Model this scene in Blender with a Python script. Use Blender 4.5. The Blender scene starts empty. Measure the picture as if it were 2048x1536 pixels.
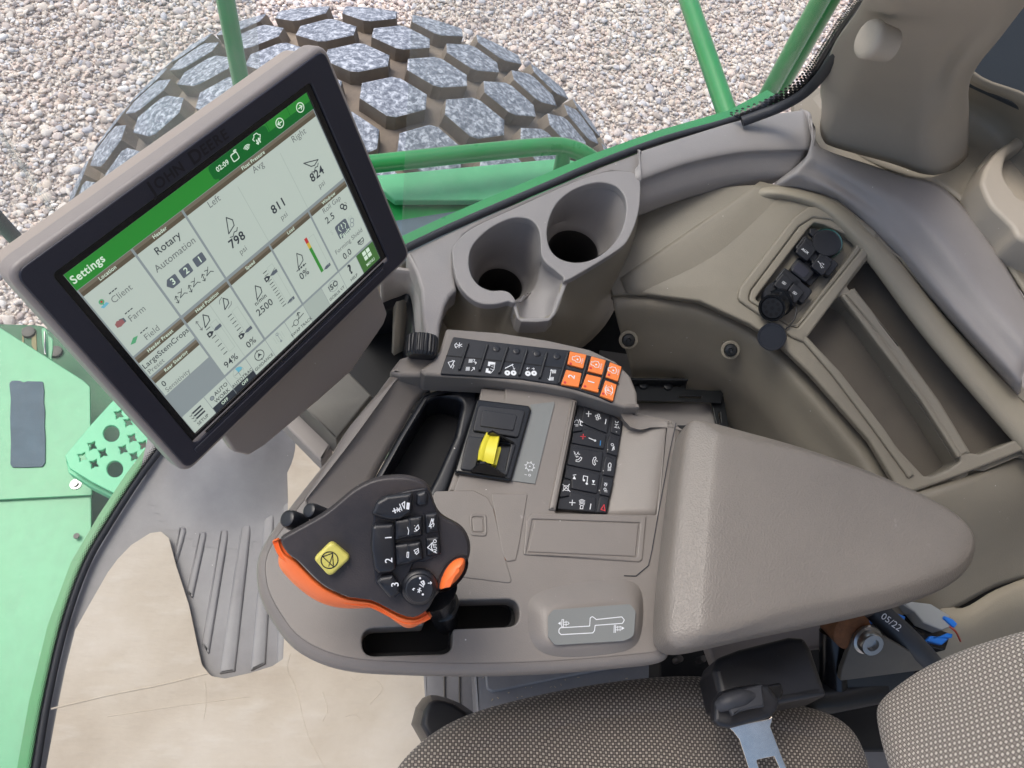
import bpy, bmesh, math, random
import numpy as np
from mathutils import Vector, Matrix
random.seed(7); np.random.seed(7)
S = bpy.context.scene
COL = S.collection
# ------------------------------------------------------------------ camera, light, exposure
F = 1585.0; CAMZ = 1.30
_dn = Vector(((750-1024)/F, -(1600-768)/F, -1)).normalized()
_up = -_dn
_X = (Vector((1, 0, 0)) - _up * _up.x).normalized()
_Y = _up.cross(_X).normalized()
RWC = Matrix((_X, _Y, _up))            # world <- camera
CAM = Vector((0, 0, CAMZ))
cd = bpy.data.cameras.new('camera'); cam = bpy.data.objects.new('camera', cd); COL.objects.link(cam)
cam.matrix_world = Matrix.Translation(CAM) @ RWC.to_4x4()
cd.sensor_width = 36; cd.lens = 36*F/2048; cd.clip_start = 0.02; cd.clip_end = 500
S.camera = cam
SUN_EL, SUN_AZ = 60, 305                # degrees; azimuth of the sun measured from +Y towards +X
wd = bpy.data.worlds.new('World'); S.world = wd; wd.use_nodes = True
nt = wd.node_tree; bg = nt.nodes['Background']
sky = nt.nodes.new('ShaderNodeTexSky'); sky.sky_type = 'NISHITA'; sky.sun_disc = False
sky.sun_elevation = math.radians(SUN_EL); sky.sun_rotation = math.radians(SUN_AZ)
sky.air_density = 1.0; sky.dust_density = 4.0; sky.ozone_density = 1.0
nt.links.new(sky.outputs[0], bg.inputs[0]); bg.inputs[1].default_value = 0.15
sl = bpy.data.lights.new('sun', 'SUN'); sl.energy = 1.05; sl.angle = math.radians(30); sl.color = (1, .97, .92)
so = bpy.data.objects.new('sun', sl); COL.objects.link(so)
_e, _a = math.radians(SUN_EL), math.radians(SUN_AZ)
_sd = Vector((math.sin(_a)*math.cos(_e), math.cos(_a)*math.cos(_e), math.sin(_e)))
so.rotation_euler = _sd.to_track_quat('Z', 'Y').to_euler(); so.location = _sd*8
S.view_settings.view_transform = 'Standard'; S.view_settings.look = 'None'
S.view_settings.gamma = 1; S.view_settings.exposure = 0.58; S.view_settings.use_curve_mapping = False
S.render.engine = 'CYCLES'

# ------------------------------------------------------------------ geometry helpers
def ray(px, py):
    return (RWC @ Vector(((px-1024)/F, -(py-768)/F, -1)))
def W(px, py, z):
    r = ray(px, py); return CAM + r*((z-CAMZ)/r.z)
class Plane:
    """a plane with local 2D axes (metres)"""
    def __init__(s, o, n, ex=None):
        s.o = o.copy(); s.n = n.normalized()
        if s.n.dot(CAM - o) < 0: s.n = -s.n
        if ex is None: ex = Vector((1, 0, 0))
        s.ex = (ex - s.n*ex.dot(s.n)).normalized(); s.ey = s.n.cross(s.ex)
    def hit(s, px, py):
        r = ray(px, py); return CAM + r*((s.o-CAM).dot(s.n)/r.dot(s.n))
    def loc(s, px, py):
        d = s.hit(px, py) - s.o; return (d.dot(s.ex), d.dot(s.ey))
    def w(s, u, v, h=0):
        return s.o + s.ex*u + s.ey*v + s.n*h
    def up(s, h):
        return Plane(s.o + s.n*h, s.n, s.ex)
    def aim(s, a, b):
        A, B = s.hit(*a), s.hit(*b); return Plane(A, s.n, B - A)
def HP(z): return Plane(Vector((0, 0, z)), Vector((0, 0, 1)))
def P3(a, b, c):
    A, B, C = W(*a), W(*b), W(*c); return Plane(A, (B-A).cross(C-A))
def PV(a, b, z):      # vertical plane through two floor-plan points seen at height z
    A, B = W(a[0], a[1], z), W(b[0], b[1], z); return Plane(A, (B-A).cross(Vector((0, 0, 1))), B-A)
def cv(k, pts):       # crop coordinates -> photo pixels
    x0, y0, s = {'c1': (100, 150, .2604), 'c2': (450, 150, .2604), 'c3': (200, 500, .2604), 'c4': (450, 480, .2604),
                 'c5': (850, 640, .293), 'c6': (520, 920, .3125), 'c7': (1400, 380, .2604), 'c8': (1300, 1180, .36523),
                 'd1': (0, 0, .5), 'd2': (1024, 0, .5), 'd3': (0, 768, .5), 'd4': (1024, 768, .5), 'd5': (700, 200, .29297),
                 'd6': (0, 600, .2604), 'd7': (1200, 550, .1953), 'd8': (550, 550, .2604), 'e1': (700, 1000, .3418), 'e2': (780, 1280, .2051)}[k]
    if isinstance(pts[0], (int, float)): return (x0+pts[0]*s, y0+pts[1]*s)
    return [(x0+p[0]*s, y0+p[1]*s) + tuple(q*s for q in p[2:]) for p in pts]
def rnd(pts, r, n=5):
    """round the corners of a closed 2D polygon"""
    out = []; N = len(pts)
    for i in range(N):
        a, b, c = Vector(pts[i-1][:2]), Vector(pts[i][:2]), Vector(pts[(i+1) % N][:2])
        ri = pts[i][2] if len(pts[i]) > 2 else r
        d1, d2 = a-b, c-b; L1, L2 = d1.length, d2.length
        if L1 < 1e-9 or L2 < 1e-9 or ri <= 0: out.append(tuple(b)); continue
        ang = d1.angle(d2)
        if ang > math.pi-.02: out.append(tuple(b)); continue
        t = min(ri/math.tan(ang/2), L1*.48, L2*.48)
        p, q = b+d1/L1*t, b+d2/L2*t
        for k in range(n+1):
            s = k/n; out.append(tuple(p*(1-s)**2 + b*2*s*(1-s) + q*s*s))
    return out
def crv(pts, n=8, closed=False):
    """Catmull-Rom through points of any dimension"""
    P = [np.array(p, float) for p in pts]; N = len(P); out = []
    for i in range(N if closed else N-1):
        p0 = P[i-1] if (i > 0 or closed) else 2*P[0]-P[1]
        p1, p2 = P[i], P[(i+1) % N]
        p3 = P[(i+2) % N] if (i+2 < N or closed) else 2*p2-p1
        for k in range(n):
            t = k/n
            out.append(tuple(.5*(2*p1+(p2-p0)*t+(2*p0-5*p1+4*p2-p3)*t*t+(3*p1-p0-3*p2+p3)*t**3)))
    if not closed: out.append(tuple(P[-1]))
    return out
def circ(cx, cy, rx, ry=None, n=28, a=0):
    ry = ry or rx; ca, sa = math.cos(a), math.sin(a)
    return [(cx+rx*math.cos(t)*ca-ry*math.sin(t)*sa, cy+rx*math.cos(t)*sa+ry*math.sin(t)*ca) for t in [2*math.pi*k/n for k in range(n)]]

# ------------------------------------------------------------------ objects, naming
OFF = {}
def org(parent):
    return OFF[parent.name] if parent else None
def thing(name, label, cat, at, group=None):
    o = bpy.data.objects.new(name, None); COL.objects.link(o); o.location = at
    o.empty_display_size = .02; OFF[o.name] = Vector(at)
    o['label'] = label; o['category'] = cat
    if group: o['group'] = group
    return o
def tag(o, label, cat, group=None):
    o['label'] = label; o['category'] = cat
    if group: o['group'] = group
    return o
def link(name, verts, faces, mats, parent=None, mi=None, smooth=35, weighted=True):
    vs = [Vector(v) for v in verts]
    if parent: o_ = org(parent)
    else:
        xs, ys, zs = zip(*vs); o_ = Vector(((min(xs)+max(xs))/2, (min(ys)+max(ys))/2, min(zs)))
    me = bpy.data.meshes.new(name)
    me.from_pydata([tuple(v-o_) for v in vs], [], faces)
    for m in (mats if isinstance(mats, (list, tuple)) else [mats]): me.materials.append(m)
    if mi: me.polygons.foreach_set('material_index', mi)
    me.validate(); me.update()
    if smooth:
        me.polygons.foreach_set('use_smooth', [True]*len(me.polygons)); me.set_sharp_from_angle(angle=math.radians(smooth))
    o = bpy.data.objects.new(name, me); COL.objects.link(o)
    if parent: o.parent = parent
    else: o.location = o_
    OFF[o.name] = o_
    if smooth and weighted:
        w = o.modifiers.new('wn', 'WEIGHTED_NORMAL'); w.keep_sharp = True
    return o
def lab(o, text): o['label'] = text; return o
def struct(o): o['kind'] = 'structure'; return o

def slab_geo(loops, pl, depth, bev, res=3):
    """prism with rounded edges and holes under plane pl; loops in pixels; returns world verts, faces"""
    return slab_loc([[pl.loc(*p[:2]) for p in lp] for lp in loops], pl, depth, bev, res)
def slab_loc(loops, pl, depth, bev, res=3):
    cu = bpy.data.curves.new('t', 'CURVE'); cu.dimensions = '2D'; cu.fill_mode = 'BOTH'
    bev = min(bev, depth*.45)
    cu.extrude = max(depth/2-bev, 1e-5); cu.bevel_depth = bev; cu.bevel_resolution = res; cu.offset = -bev
    SC = 10.0   # work at x10 so that tiny shapes survive
    cu.extrude *= SC; cu.bevel_depth *= SC; cu.offset *= SC
    for lp in loops:
        sp = cu.splines.new('POLY'); sp.points.add(len(lp)-1)
        for i, (u, v) in enumerate(lp): sp.points[i].co = (u*SC, v*SC, 0, 1)
        sp.use_cyclic_u = True
    ob = bpy.data.objects.new('t', cu)
    me = bpy.data.meshes.new_from_object(ob)
    bm = bmesh.new(); bm.from_mesh(me); bmesh.ops.remove_doubles(bm, verts=bm.verts, dist=2e-5)
    vs = [pl.w(v.co.x/SC, v.co.y/SC, v.co.z/SC-depth/2) for v in bm.verts]
    bm.verts.ensure_lookup_table()
    fs = [[v.index for v in f.verts] for f in bm.faces]
    bm.free(); bpy.data.objects.remove(ob); bpy.data.curves.remove(cu); bpy.data.meshes.remove(me)
    return vs, fs
def slab(name, loops, pl, depth, mat, bev=.001, parent=None, res=3):
    if isinstance(loops[0][0], (int, float)): loops = [loops]
    vs, fs = slab_geo(loops, pl, depth, bev, res)
    return link(name, vs, fs, mat, parent)
def multi(name, geos, mats, parent=None, smooth=35):
    """several (verts, faces, material index) joined into one mesh"""
    V, Fc, M = [], [], []
    for g in geos:
        b = len(V); V += list(g[0]); Fc += [[i+b for i in f] for f in g[1]]; M += [g[2] if len(g) > 2 else 0]*len(g[1])
    return link(name, V, Fc, mats, parent, M, smooth)
def toworld(p): return p if isinstance(p, Vector) else (W(*p) if len(p) == 3 else Vector(p))
def rebm(verts, faces, mats, name, parent, sub=0, smooth=60, solid=0, crease=None, mi=None):
    me = bpy.data.meshes.new('t'); me.from_pydata([tuple(v) for v in verts], [], faces)
    bm = bmesh.new(); bm.from_mesh(me); bmesh.ops.remove_doubles(bm, verts=bm.verts, dist=1e-6)
    bmesh.ops.recalc_face_normals(bm, faces=bm.faces)
    s = sum((f.calc_area()*f.normal.dot((CAM-f.calc_center_median()).normalized()) for f in bm.faces))
    closed = all(len(e.link_faces) == 2 for e in bm.edges)
    if s < 0 and not closed: bmesh.ops.reverse_faces(bm, faces=bm.faces)
    bm.to_mesh(me)
    if mi is None: mi_ = None
    else: mi_ = [p.material_index for p in me.polygons]
    vs = [v.co.copy() for v in me.vertices]; fs = [list(p.vertices) for p in me.polygons]
    bm.free(); bpy.data.meshes.remove(me)
    o = link(name, vs, fs, mats, parent, smooth=smooth, weighted=False)
    if solid:
        m = o.modifiers.new('solid', 'SOLIDIFY'); m.thickness = solid; m.offset = -1
    if sub:
        m = o.modifiers.new('sub', 'SUBSURF'); m.levels = m.render_levels = sub
    return o
def loft(name, rails, mat, parent=None, n=6, cross=4, solid=.004, smooth=50, straight=False):
    """surface through rails (same number of points each); Catmull-Rom along and across"""
    R = [crv([tuple(toworld(p)) for p in r], n) for r in rails]
    L = min(len(r) for r in R); cols = []
    for j in range(L):
        q = [R[i][j] for i in range(len(R))]
        cols.append(q if straight else crv(q, cross))
    V = [Vector(p) for c in cols for p in c]; M = len(cols[0]); Fc = []
    for j in range(L-1):
        for i in range(M-1): Fc.append([j*M+i, j*M+i+1, (j+1)*M+i+1, (j+1)*M+i])
    return rebm(V, Fc, mat, name, parent, 0, smooth, solid)
def cage(name, rings, mat, parent=None, sub=2, caps=(1, 1), n=0, smooth=180):
    """closed rings stacked into a skin; subdivided"""
    R = [[toworld(p) for p in r] for r in rings]
    if n: R = [[Vector(p) for p in crv([tuple(q) for q in r], n, True)] for r in R]
    M = len(R[0]); V = [p for r in R for p in r]; Fc = []
    for k in range(len(R)-1):
        for i in range(M):
            j = (i+1) % M; Fc.append([k*M+i, k*M+j, (k+1)*M+j, (k+1)*M+i])
    def cap(k, flip):
        b = k*M; c = sum((V[b+i] for i in range(M)), Vector())/M; V.append(c); ci = len(V)-1
        # inner ring to keep the rim tight
        prev = b
        for s_ in (.12, .4, .7):
            base = len(V)
            for i in range(M): V.append(V[b+i].lerp(c, s_))
            for i in range(M): j = (i+1) % M; Fc.append([prev+i, prev+j, base+j, base+i])
            prev = base
        for i in range(M): Fc.append([prev+i, prev+(i+1) % M, ci])
    if caps[0]: cap(0, 1)
    if caps[1]: cap(len(R)-1, 0)
    return rebm(V, Fc, mat, name, parent, sub, smooth)
def shrink(ring, k, dz, c=None):
    """world ring scaled towards its centre and moved in z"""
    R = [toworld(p) for p in ring]; c = c or sum(R, Vector())/len(R)
    return [Vector((c.x+(p.x-c.x)*k, c.y+(p.y-c.y)*k, p.z+dz)) for p in R]
def inset(ring, d, dz=0, nrm=None):
    R = [toworld(p) for p in ring]; N = len(R); out = []; nrm = nrm or Vector((0, 0, 1))
    ar = sum(((R[i]-R[0]).cross(R[(i+1) % N]-R[0])).dot(nrm) for i in range(N)); sg = 1 if ar > 0 else -1
    for i in range(N):
        t1 = (R[i]-R[i-1]).normalized(); t2 = (R[(i+1) % N]-R[i]).normalized()
        n1, n2 = nrm.cross(t1)*sg, nrm.cross(t2)*sg; m = (n1+n2)
        m = m.normalized()*min(1.6, 1/max(.3, m.normalized().dot(n1))) if m.length > 1e-6 else n1
        out.append(R[i]+m*d+nrm*dz)
    return out
def tube_geo(path, r, seg=12, caps=True):
    P = [toworld(p) for p in path]; V, Fc = [], []
    if isinstance(r, (list, tuple)): r = [float(np.interp(i/(len(P)-1), [k/(len(r)-1) for k in range(len(r))], r)) for i in range(len(P))]
    T = [(P[min(i+1, len(P)-1)]-P[max(i-1, 0)]).normalized() for i in range(len(P))]
    a = T[0].orthogonal().normalized()
    for i, p in enumerate(P):
        a = (a-T[i]*a.dot(T[i])).normalized(); b = T[i].cross(a)
        ri = r[i] if isinstance(r, (list, tuple)) else r
        for k in range(seg):
            t = 2*math.pi*k/seg; V.append(p+(a*math.cos(t)+b*math.sin(t))*ri)
    for i in range(len(P)-1):
        for k in range(seg):
            j = (k+1) % seg; Fc.append([i*seg+k, i*seg+j, (i+1)*seg+j, (i+1)*seg+k])
    if caps: Fc.append(list(range(seg))[::-1]); Fc.append([len(V)-seg+k for k in range(seg)])
    return V, Fc
def tube(name, path, r, mat, parent=None, seg=14, n=0):
    if n: path = [Vector(p) for p in crv([tuple(toworld(p)) for p in path], n)]
    V, Fc = tube_geo(path, r, seg); return link(name, V, Fc, mat, parent, smooth=50, weighted=False)
def lathe_geo(c, ax, prof, seg=28, ref=None, flute=None):
    """prof: list of (height along axis, radius)"""
    ax = ax.normalized(); a = (ref - ax*ref.dot(ax)).normalized() if ref else ax.orthogonal().normalized(); b = ax.cross(a); V, Fc = [], []
    for h, r in prof:
        for k in range(seg):
            t = 2*math.pi*k/seg; rr = r*(flute(k) if flute and r > 1e-4 else 1); V.append(c+ax*h+(a*math.cos(t)+b*math.sin(t))*rr)
    for i in range(len(prof)-1):
        for k in range(seg):
            j = (k+1) % seg; Fc.append([i*seg+k, i*seg+j, (i+1)*seg+j, (i+1)*seg+k])
    Fc.append(list(range(seg))[::-1]); Fc.append([len(V)-seg+k for k in range(seg)])
    return V, Fc
def lathe(name, c, ax, prof, mat, parent=None, seg=28, **k):
    V, Fc = lathe_geo(c, ax, prof, seg, **k); return link(name, V, Fc, mat, parent, smooth=38)
def box_geo(o, ex, ey, ez, a, b, c):
    V = [o+ex*(x*a)+ey*(y*b)+ez*(z*c) for z in (0, 1) for y in (0, 1) for x in (0, 1)]
    return V, [[0, 2, 3, 1], [4, 5, 7, 6], [0, 1, 5, 4], [2, 6, 7, 3], [0, 4, 6, 2], [1, 3, 7, 5]]

# ------------------------------------------------------------------ flat print (text, icons) on a plane
_glyph = {}
def glyphs(txt, bold):
    k = (txt, bold)
    if k not in _glyph:
        cu = bpy.data.curves.new('t', 'FONT'); cu.body = txt; cu.size = 1; cu.align_x = 'CENTER'; cu.align_y = 'CENTER'
        cu.resolution_u = 4; cu.offset = bold; cu.space_character = 1.02 + bold*3
        ob = bpy.data.objects.new('t', cu); me = bpy.data.meshes.new_from_object(ob)
        _glyph[k] = ([(v.co.x, v.co.y) for v in me.vertices], [list(p.vertices) for p in me.polygons])
        bpy.data.objects.remove(ob); bpy.data.curves.remove(cu); bpy.data.meshes.remove(me)
    return _glyph[k]
class Print:
    def __init__(s, pl): s.pl = pl; s.V = []; s.F = []; s.M = []; s.mats = []; s.h = .0003
    def mi(s, m):
        if m not in s.mats: s.mats.append(m)
        return s.mats.index(m)
    def add(s, pts, faces, m, h=None):
        b = len(s.V); h = s.h if h is None else h
        s.V += [s.pl.w(u, v, h) for u, v in pts]; s.F += [[i+b for i in f] for f in faces]; s.M += [s.mi(m)]*len(faces)
    def poly(s, pts, m, h=None):         # local metres
        ar = sum(pts[i-1][0]*pts[i][1]-pts[i][0]*pts[i-1][1] for i in range(len(pts)))
        if ar < 0: pts = pts[::-1]
        s.add(pts, [list(range(len(pts)))], m, h)
    def line(s, pts, w, m, closed=False, h=None):
        N = len(pts); rng = range(N) if closed else range(N-1)
        for i in rng:
            a, b = Vector(pts[i]), Vector(pts[(i+1) % N]); d = b-a
            if d.length < 1e-7: continue
            d.normalize(); n = Vector((-d.y, d.x))*w/2; e = d*w*.35
            s.add([tuple(a-e-n), tuple(b+e-n), tuple(b+e+n), tuple(a-e+n)], [[0, 1, 2, 3]], m, (s.h if h is None else h)+1e-6*(i % 7))
    def text(s, t, u, v, size, m, rot=0, bold=0, h=None, sx=1):
        vs, fs = glyphs(t, bold); c, n = math.cos(rot), math.sin(rot)
        s.add([(u+(x*sx*c-y*n)*size, v+(x*sx*n+y*c)*size) for x, y in vs], fs, m, h)
    # pixel versions
    def ppoly(s, pts, m, h=None): s.poly([s.pl.loc(*p[:2]) for p in pts], m, h)
    def pline(s, pts, w, m, closed=False, h=None): s.line([s.pl.loc(*p[:2]) for p in pts], w, m, closed, h)
    def ptext(s, t, p, size, m, rot=0, bold=0, h=None): s.text(t, *s.pl.loc(*p), size, m, rot, bold, h)
    def build(s, name, parent): return link(name, s.V, s.F, s.mats, parent, s.M, smooth=0)

# ------------------------------------------------------------------ materials
def lin(c): c /= 255; return c/12.92 if c <= .04045 else ((c+.055)/1.055)**2.4
def rgb(r, g, b): return (lin(r), lin(g), lin(b), 1)
def mat(name, col, rough=.5, bump=0, scale=600, var=.0, vscale=6, metal=0, spec=.5, emit=None, es=0, dust=None, kind='noise', coat=0, wear=0, wcol=(.62, .60, .57, 1)):
    m = bpy.data.materials.new(name); m.use_nodes = True; t = m.node_tree; N, Lk = t.nodes, t.links
    b = N['Principled BSDF']; b.inputs['Base Color'].default_value = col; b.inputs['Roughness'].default_value = rough
    b.inputs['Metallic'].default_value = metal; b.inputs['Specular IOR Level'].default_value = spec; b.inputs['Coat Weight'].default_value = coat
    if emit: b.inputs['Emission Color'].default_value = emit; b.inputs['Emission Strength'].default_value = es
    tc = N.new('ShaderNodeTexCoord')
    if bump:
        if kind == 'noise':
            x = N.new('ShaderNodeTexNoise'); x.inputs['Scale'].default_value = scale; x.inputs['Detail'].default_value = 2; out = x.outputs[0]
        else:
            x = N.new('ShaderNodeTexVoronoi'); x.inputs['Scale'].default_value = scale; x.feature = 'SMOOTH_F1'; x.inputs['Smoothness'].default_value = .4; out = x.outputs[0]
        Lk.new(tc.outputs['Object'], x.inputs['Vector'])
        bp = N.new('ShaderNodeBump'); bp.inputs['Strength'].default_value = bump; bp.inputs['Distance'].default_value = .0006
        Lk.new(out, bp.inputs['Height']); Lk.new(bp.outputs[0], b.inputs['Normal'])
    if var or dust:
        x = N.new('ShaderNodeTexNoise'); x.inputs['Scale'].default_value = vscale; x.inputs['Detail'].default_value = 6; x.inputs['Roughness'].default_value = .65
        Lk.new(tc.outputs['Object'], x.inputs['Vector'])
        r = N.new('ShaderNodeValToRGB'); r.color_ramp.elements[0].position = .35; r.color_ramp.elements[1].position = .68
        k = 1-var; k2 = 1+var
        r.color_ramp.elements[0].color = (col[0]*k, col[1]*k, col[2]*k, 1)
        r.color_ramp.elements[1].color = dust if dust else (min(1, col[0]*k2), min(1, col[1]*k2), min(1, col[2]*k2), 1)
        Lk.new(x.outputs[0], r.inputs[0]); Lk.new(r.outputs[0], b.inputs['Base Color'])
        rr = N.new('ShaderNodeMapRange'); rr.inputs['To Min'].default_value = rough-.07; rr.inputs['To Max'].default_value = rough+.1
        Lk.new(x.outputs[0], rr.inputs[0]); Lk.new(rr.outputs[0], b.inputs['Roughness'])
    if wear:      # pale scuffs, lint and dust specks
        q = N.new('ShaderNodeTexNoise'); q.inputs['Scale'].default_value = 55; q.inputs['Detail'].default_value = 7; q.inputs['Roughness'].default_value = .75; q.inputs['Distortion'].default_value = .6
        Lk.new(tc.outputs['Object'], q.inputs['Vector'])
        k = N.new('ShaderNodeMapRange'); k.inputs['From Min'].default_value = .66; k.inputs['From Max'].default_value = .76; k.inputs['To Max'].default_value = wear; Lk.new(q.outputs[0], k.inputs[0])
        v = N.new('ShaderNodeTexVoronoi'); v.inputs['Scale'].default_value = 70; Lk.new(tc.outputs['Object'], v.inputs['Vector'])
        k2 = N.new('ShaderNodeMath'); k2.operation = 'LESS_THAN'; k2.inputs[1].default_value = .045; Lk.new(v.outputs['Distance'], k2.inputs[0])
        sc = N.new('ShaderNodeSeparateColor'); Lk.new(v.outputs['Color'], sc.inputs[0]); k3 = N.new('ShaderNodeMath'); k3.operation = 'GREATER_THAN'; k3.inputs[1].default_value = .8; Lk.new(sc.outputs[0], k3.inputs[0])
        k4 = N.new('ShaderNodeMath'); k4.operation = 'MULTIPLY'; Lk.new(k2.outputs[0], k4.inputs[0]); Lk.new(k3.outputs[0], k4.inputs[1])
        k5 = N.new('ShaderNodeMath'); k5.operation = 'MAXIMUM'; k5.use_clamp = True; Lk.new(k.outputs[0], k5.inputs[0]); Lk.new(k4.outputs[0], k5.inputs[1])
        mx = N.new('ShaderNodeMix'); mx.data_type = 'RGBA'; Lk.new(k5.outputs[0], mx.inputs[0]); mx.inputs[7].default_value = wcol
        l = b.inputs['Base Color'].links
        if l: Lk.new(l[0].from_socket, mx.inputs[6])
        else: mx.inputs[6].default_value = col
        Lk.new(mx.outputs[2], b.inputs['Base Color'])
    return m
M = {}
M['console'] = mat('console_plastic', rgb(128, 122, 117), .38, .25, 900, .06, 9, wear=.35)
M['trim'] = mat('trim_plastic', rgb(146, 142, 141), .42, .3, 800, .05, 7, wear=.3)
M['olive'] = mat('wall_plastic', rgb(134, 128, 116), .48, .4, 700, .05, 8, wear=.25)
M['beige'] = mat('lip_plastic', rgb(150, 143, 128), .5, .4, 700, .05, 8)
M['pad'] = mat('armrest_leatherette', rgb(125, 119, 113), .40, .55, 650, .06, 7, kind='vor', wear=.15)
M['pillar'] = mat('pillar_plastic', rgb(170, 162, 150), .48, .3, 700, .04, 6, wear=.25)
M['black'] = mat('black_plastic', rgb(29, 31, 37), .36, .2, 900, .1, 20, wear=.1)
M['cup'] = mat('cup_depth_shade', rgb(44, 42, 42), .5)  # dark colour stands in for the shade deep in the cup wells
M['blacks'] = mat('black_soft_rubber', rgb(44, 42, 46), .42, .3, 900, .08, 14, dust=rgb(66, 60, 60), wear=.12)
M['pit'] = mat('black_pocket_plastic', rgb(26, 29, 36), .35, .2, 900, .1, 12, wear=.12)
M['gloss'] = mat('gloss_black_plastic', rgb(20, 22, 26), .22, 0)
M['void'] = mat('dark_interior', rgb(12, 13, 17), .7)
M['rubbermat'] = mat('rubber_mat', rgb(98, 92, 84), .6, .5, 500, .06, 20)
M['bezel'] = mat('bezel_plastic', rgb(43, 44, 56), .42, .15, 900, .04, wear=.12)
M['housing'] = mat('display_housing', rgb(140, 133, 130), .4, .2, 900, .03)
M['housingdk'] = mat('display_back', rgb(160, 149, 141), .45, .2, 900, .03, wear=.2)
M['white'] = mat('white_print', rgb(225, 228, 232), .5)
M['redp'] = mat('red_print', rgb(200, 50, 60), .5)
M['bluep'] = mat('blue_print', rgb(40, 130, 200), .5)
M['greyp'] = mat('grey_print', rgb(150, 150, 150), .5)
M['darkp'] = mat('faint_print', rgb(24, 25, 33), .35)
M['browp'] = mat('worn_print', rgb(110, 95, 80), .6)
M['orange'] = mat('orange_key', rgb(238, 130, 62), .4, .1, 900)
M['orangeb'] = mat('orange_grip', rgb(250, 122, 62), .38, .15, 900, .03)
M['yellow'] = mat('yellow_switch', rgb(226, 214, 60), .4, .1, 900, .03, 40)
M['yellow2'] = mat('yellow_button', rgb(205, 196, 100), .4, .1, 900)
M['label'] = mat('grey_label_film', rgb(124, 127, 126), .35, .1, 900)
M['chrome'] = mat('polished_steel', rgb(232, 224, 212), .22, 0, metal=1, var=.12, vscale=40)
M['steel'] = mat('steel_bolt', rgb(165, 165, 165), .3, metal=1)
M['green'] = mat('green_paint', rgb(34, 138, 68), .28, .05, 300, .08, 5, coat=.3, wear=.25)
M['greenl'] = mat('pale_green_panel', rgb(84, 172, 120), .35, .1, 200, .05, 3, dust=rgb(108, 188, 140), wear=.3)
M['greend'] = mat('shaded_green_frame', rgb(44, 110, 72), .5, .1, 200, .1, 6)  # green darkened to carry the shade below the fender
M['mint'] = mat('pale_green_step', rgb(108, 204, 154), .4, .1, 200, .05, 8, wear=.3)
M['grip'] = mat('anti_slip_pad', rgb(92, 108, 118), .8, 1, 500, .14, 18)
M['seal'] = mat('window_rubber', rgb(50, 52, 58), .55, .2, 500, .06)
M['floor'] = mat('floor_rubber', rgb(128, 125, 126), .45, .3, 700, .07, 5, dust=rgb(148, 146, 145), wear=.3)
M['bracket'] = mat('black_metal', rgb(28, 31, 35), .35, .15, 400, .1, 20)
M['greymetal'] = mat('primer_grey_metal', rgb(95, 92, 86), .5, .2, 300, .08, 25)
M['rust'] = mat('rusty_steel', rgb(120, 78, 48), .75, .6, 300, .3, 60)
M['blue'] = mat('blue_plastic', rgb(25, 115, 215), .35)
M['clear'] = mat('clear_plastic', rgb(150, 155, 158), .15)
M['teal'] = mat('green_clear_ring', rgb(20, 85, 80), .12, coat=.5)
M['cable'] = mat('cable_sleeve', rgb(52, 57, 64), .5, .1, 500)
M['dash'] = mat('rear_glass_shade', rgb(38, 47, 56), .4, .1, 300)
M['cardc'] = mat('straw_crumbs', rgb(205, 185, 150), .8)
M['redw'] = mat('red_wire', rgb(150, 50, 30), .4)
def lit(name, c, k=.55):
    c = rgb(*c); d = tuple(x*.35 for x in c[:3])+(1,)
    return mat(name, d, .3, emit=c, es=k)
# ------------------------------------------------------------------ special materials
def mat_stone():
    m = bpy.data.materials.new('gravel_stones'); m.use_nodes = True; t = m.node_tree; N, Lk = t.nodes, t.links; b = N['Principled BSDF']
    g = N.new('ShaderNodeNewGeometry'); r = N.new('ShaderNodeValToRGB'); r.color_ramp.interpolation = 'LINEAR'
    cols = [(0, (156, 146, 142)), (.12, (222, 206, 190)), (.25, (236, 226, 214)), (.38, (204, 190, 178)), (.5, (248, 242, 236)), (.62, (190, 188, 192)), (.74, (234, 212, 196)), (.86, (190, 174, 166)), (1, (244, 234, 222))]
    el = r.color_ramp.elements
    while len(el) < len(cols): el.new(.5)
    for e, (p, c) in zip(el, cols): e.position = p; e.color = rgb(*c)
    Lk.new(g.outputs['Random Per Island'], r.inputs[0])
    tc = N.new('ShaderNodeTexCoord'); x = N.new('ShaderNodeTexNoise'); x.inputs['Scale'].default_value = 60; x.inputs['Detail'].default_value = 4
    Lk.new(tc.outputs['Object'], x.inputs['Vector'])
    mx = N.new('ShaderNodeMix'); mx.data_type = 'RGBA'; mx.blend_type = 'OVERLAY'; mx.inputs[0].default_value = .35
    Lk.new(r.outputs[0], mx.inputs[6]); Lk.new(x.outputs[0], mx.inputs[7]); Lk.new(mx.outputs[2], b.inputs['Base Color'])
    b.inputs['Roughness'].default_value = .8
    return m
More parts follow.
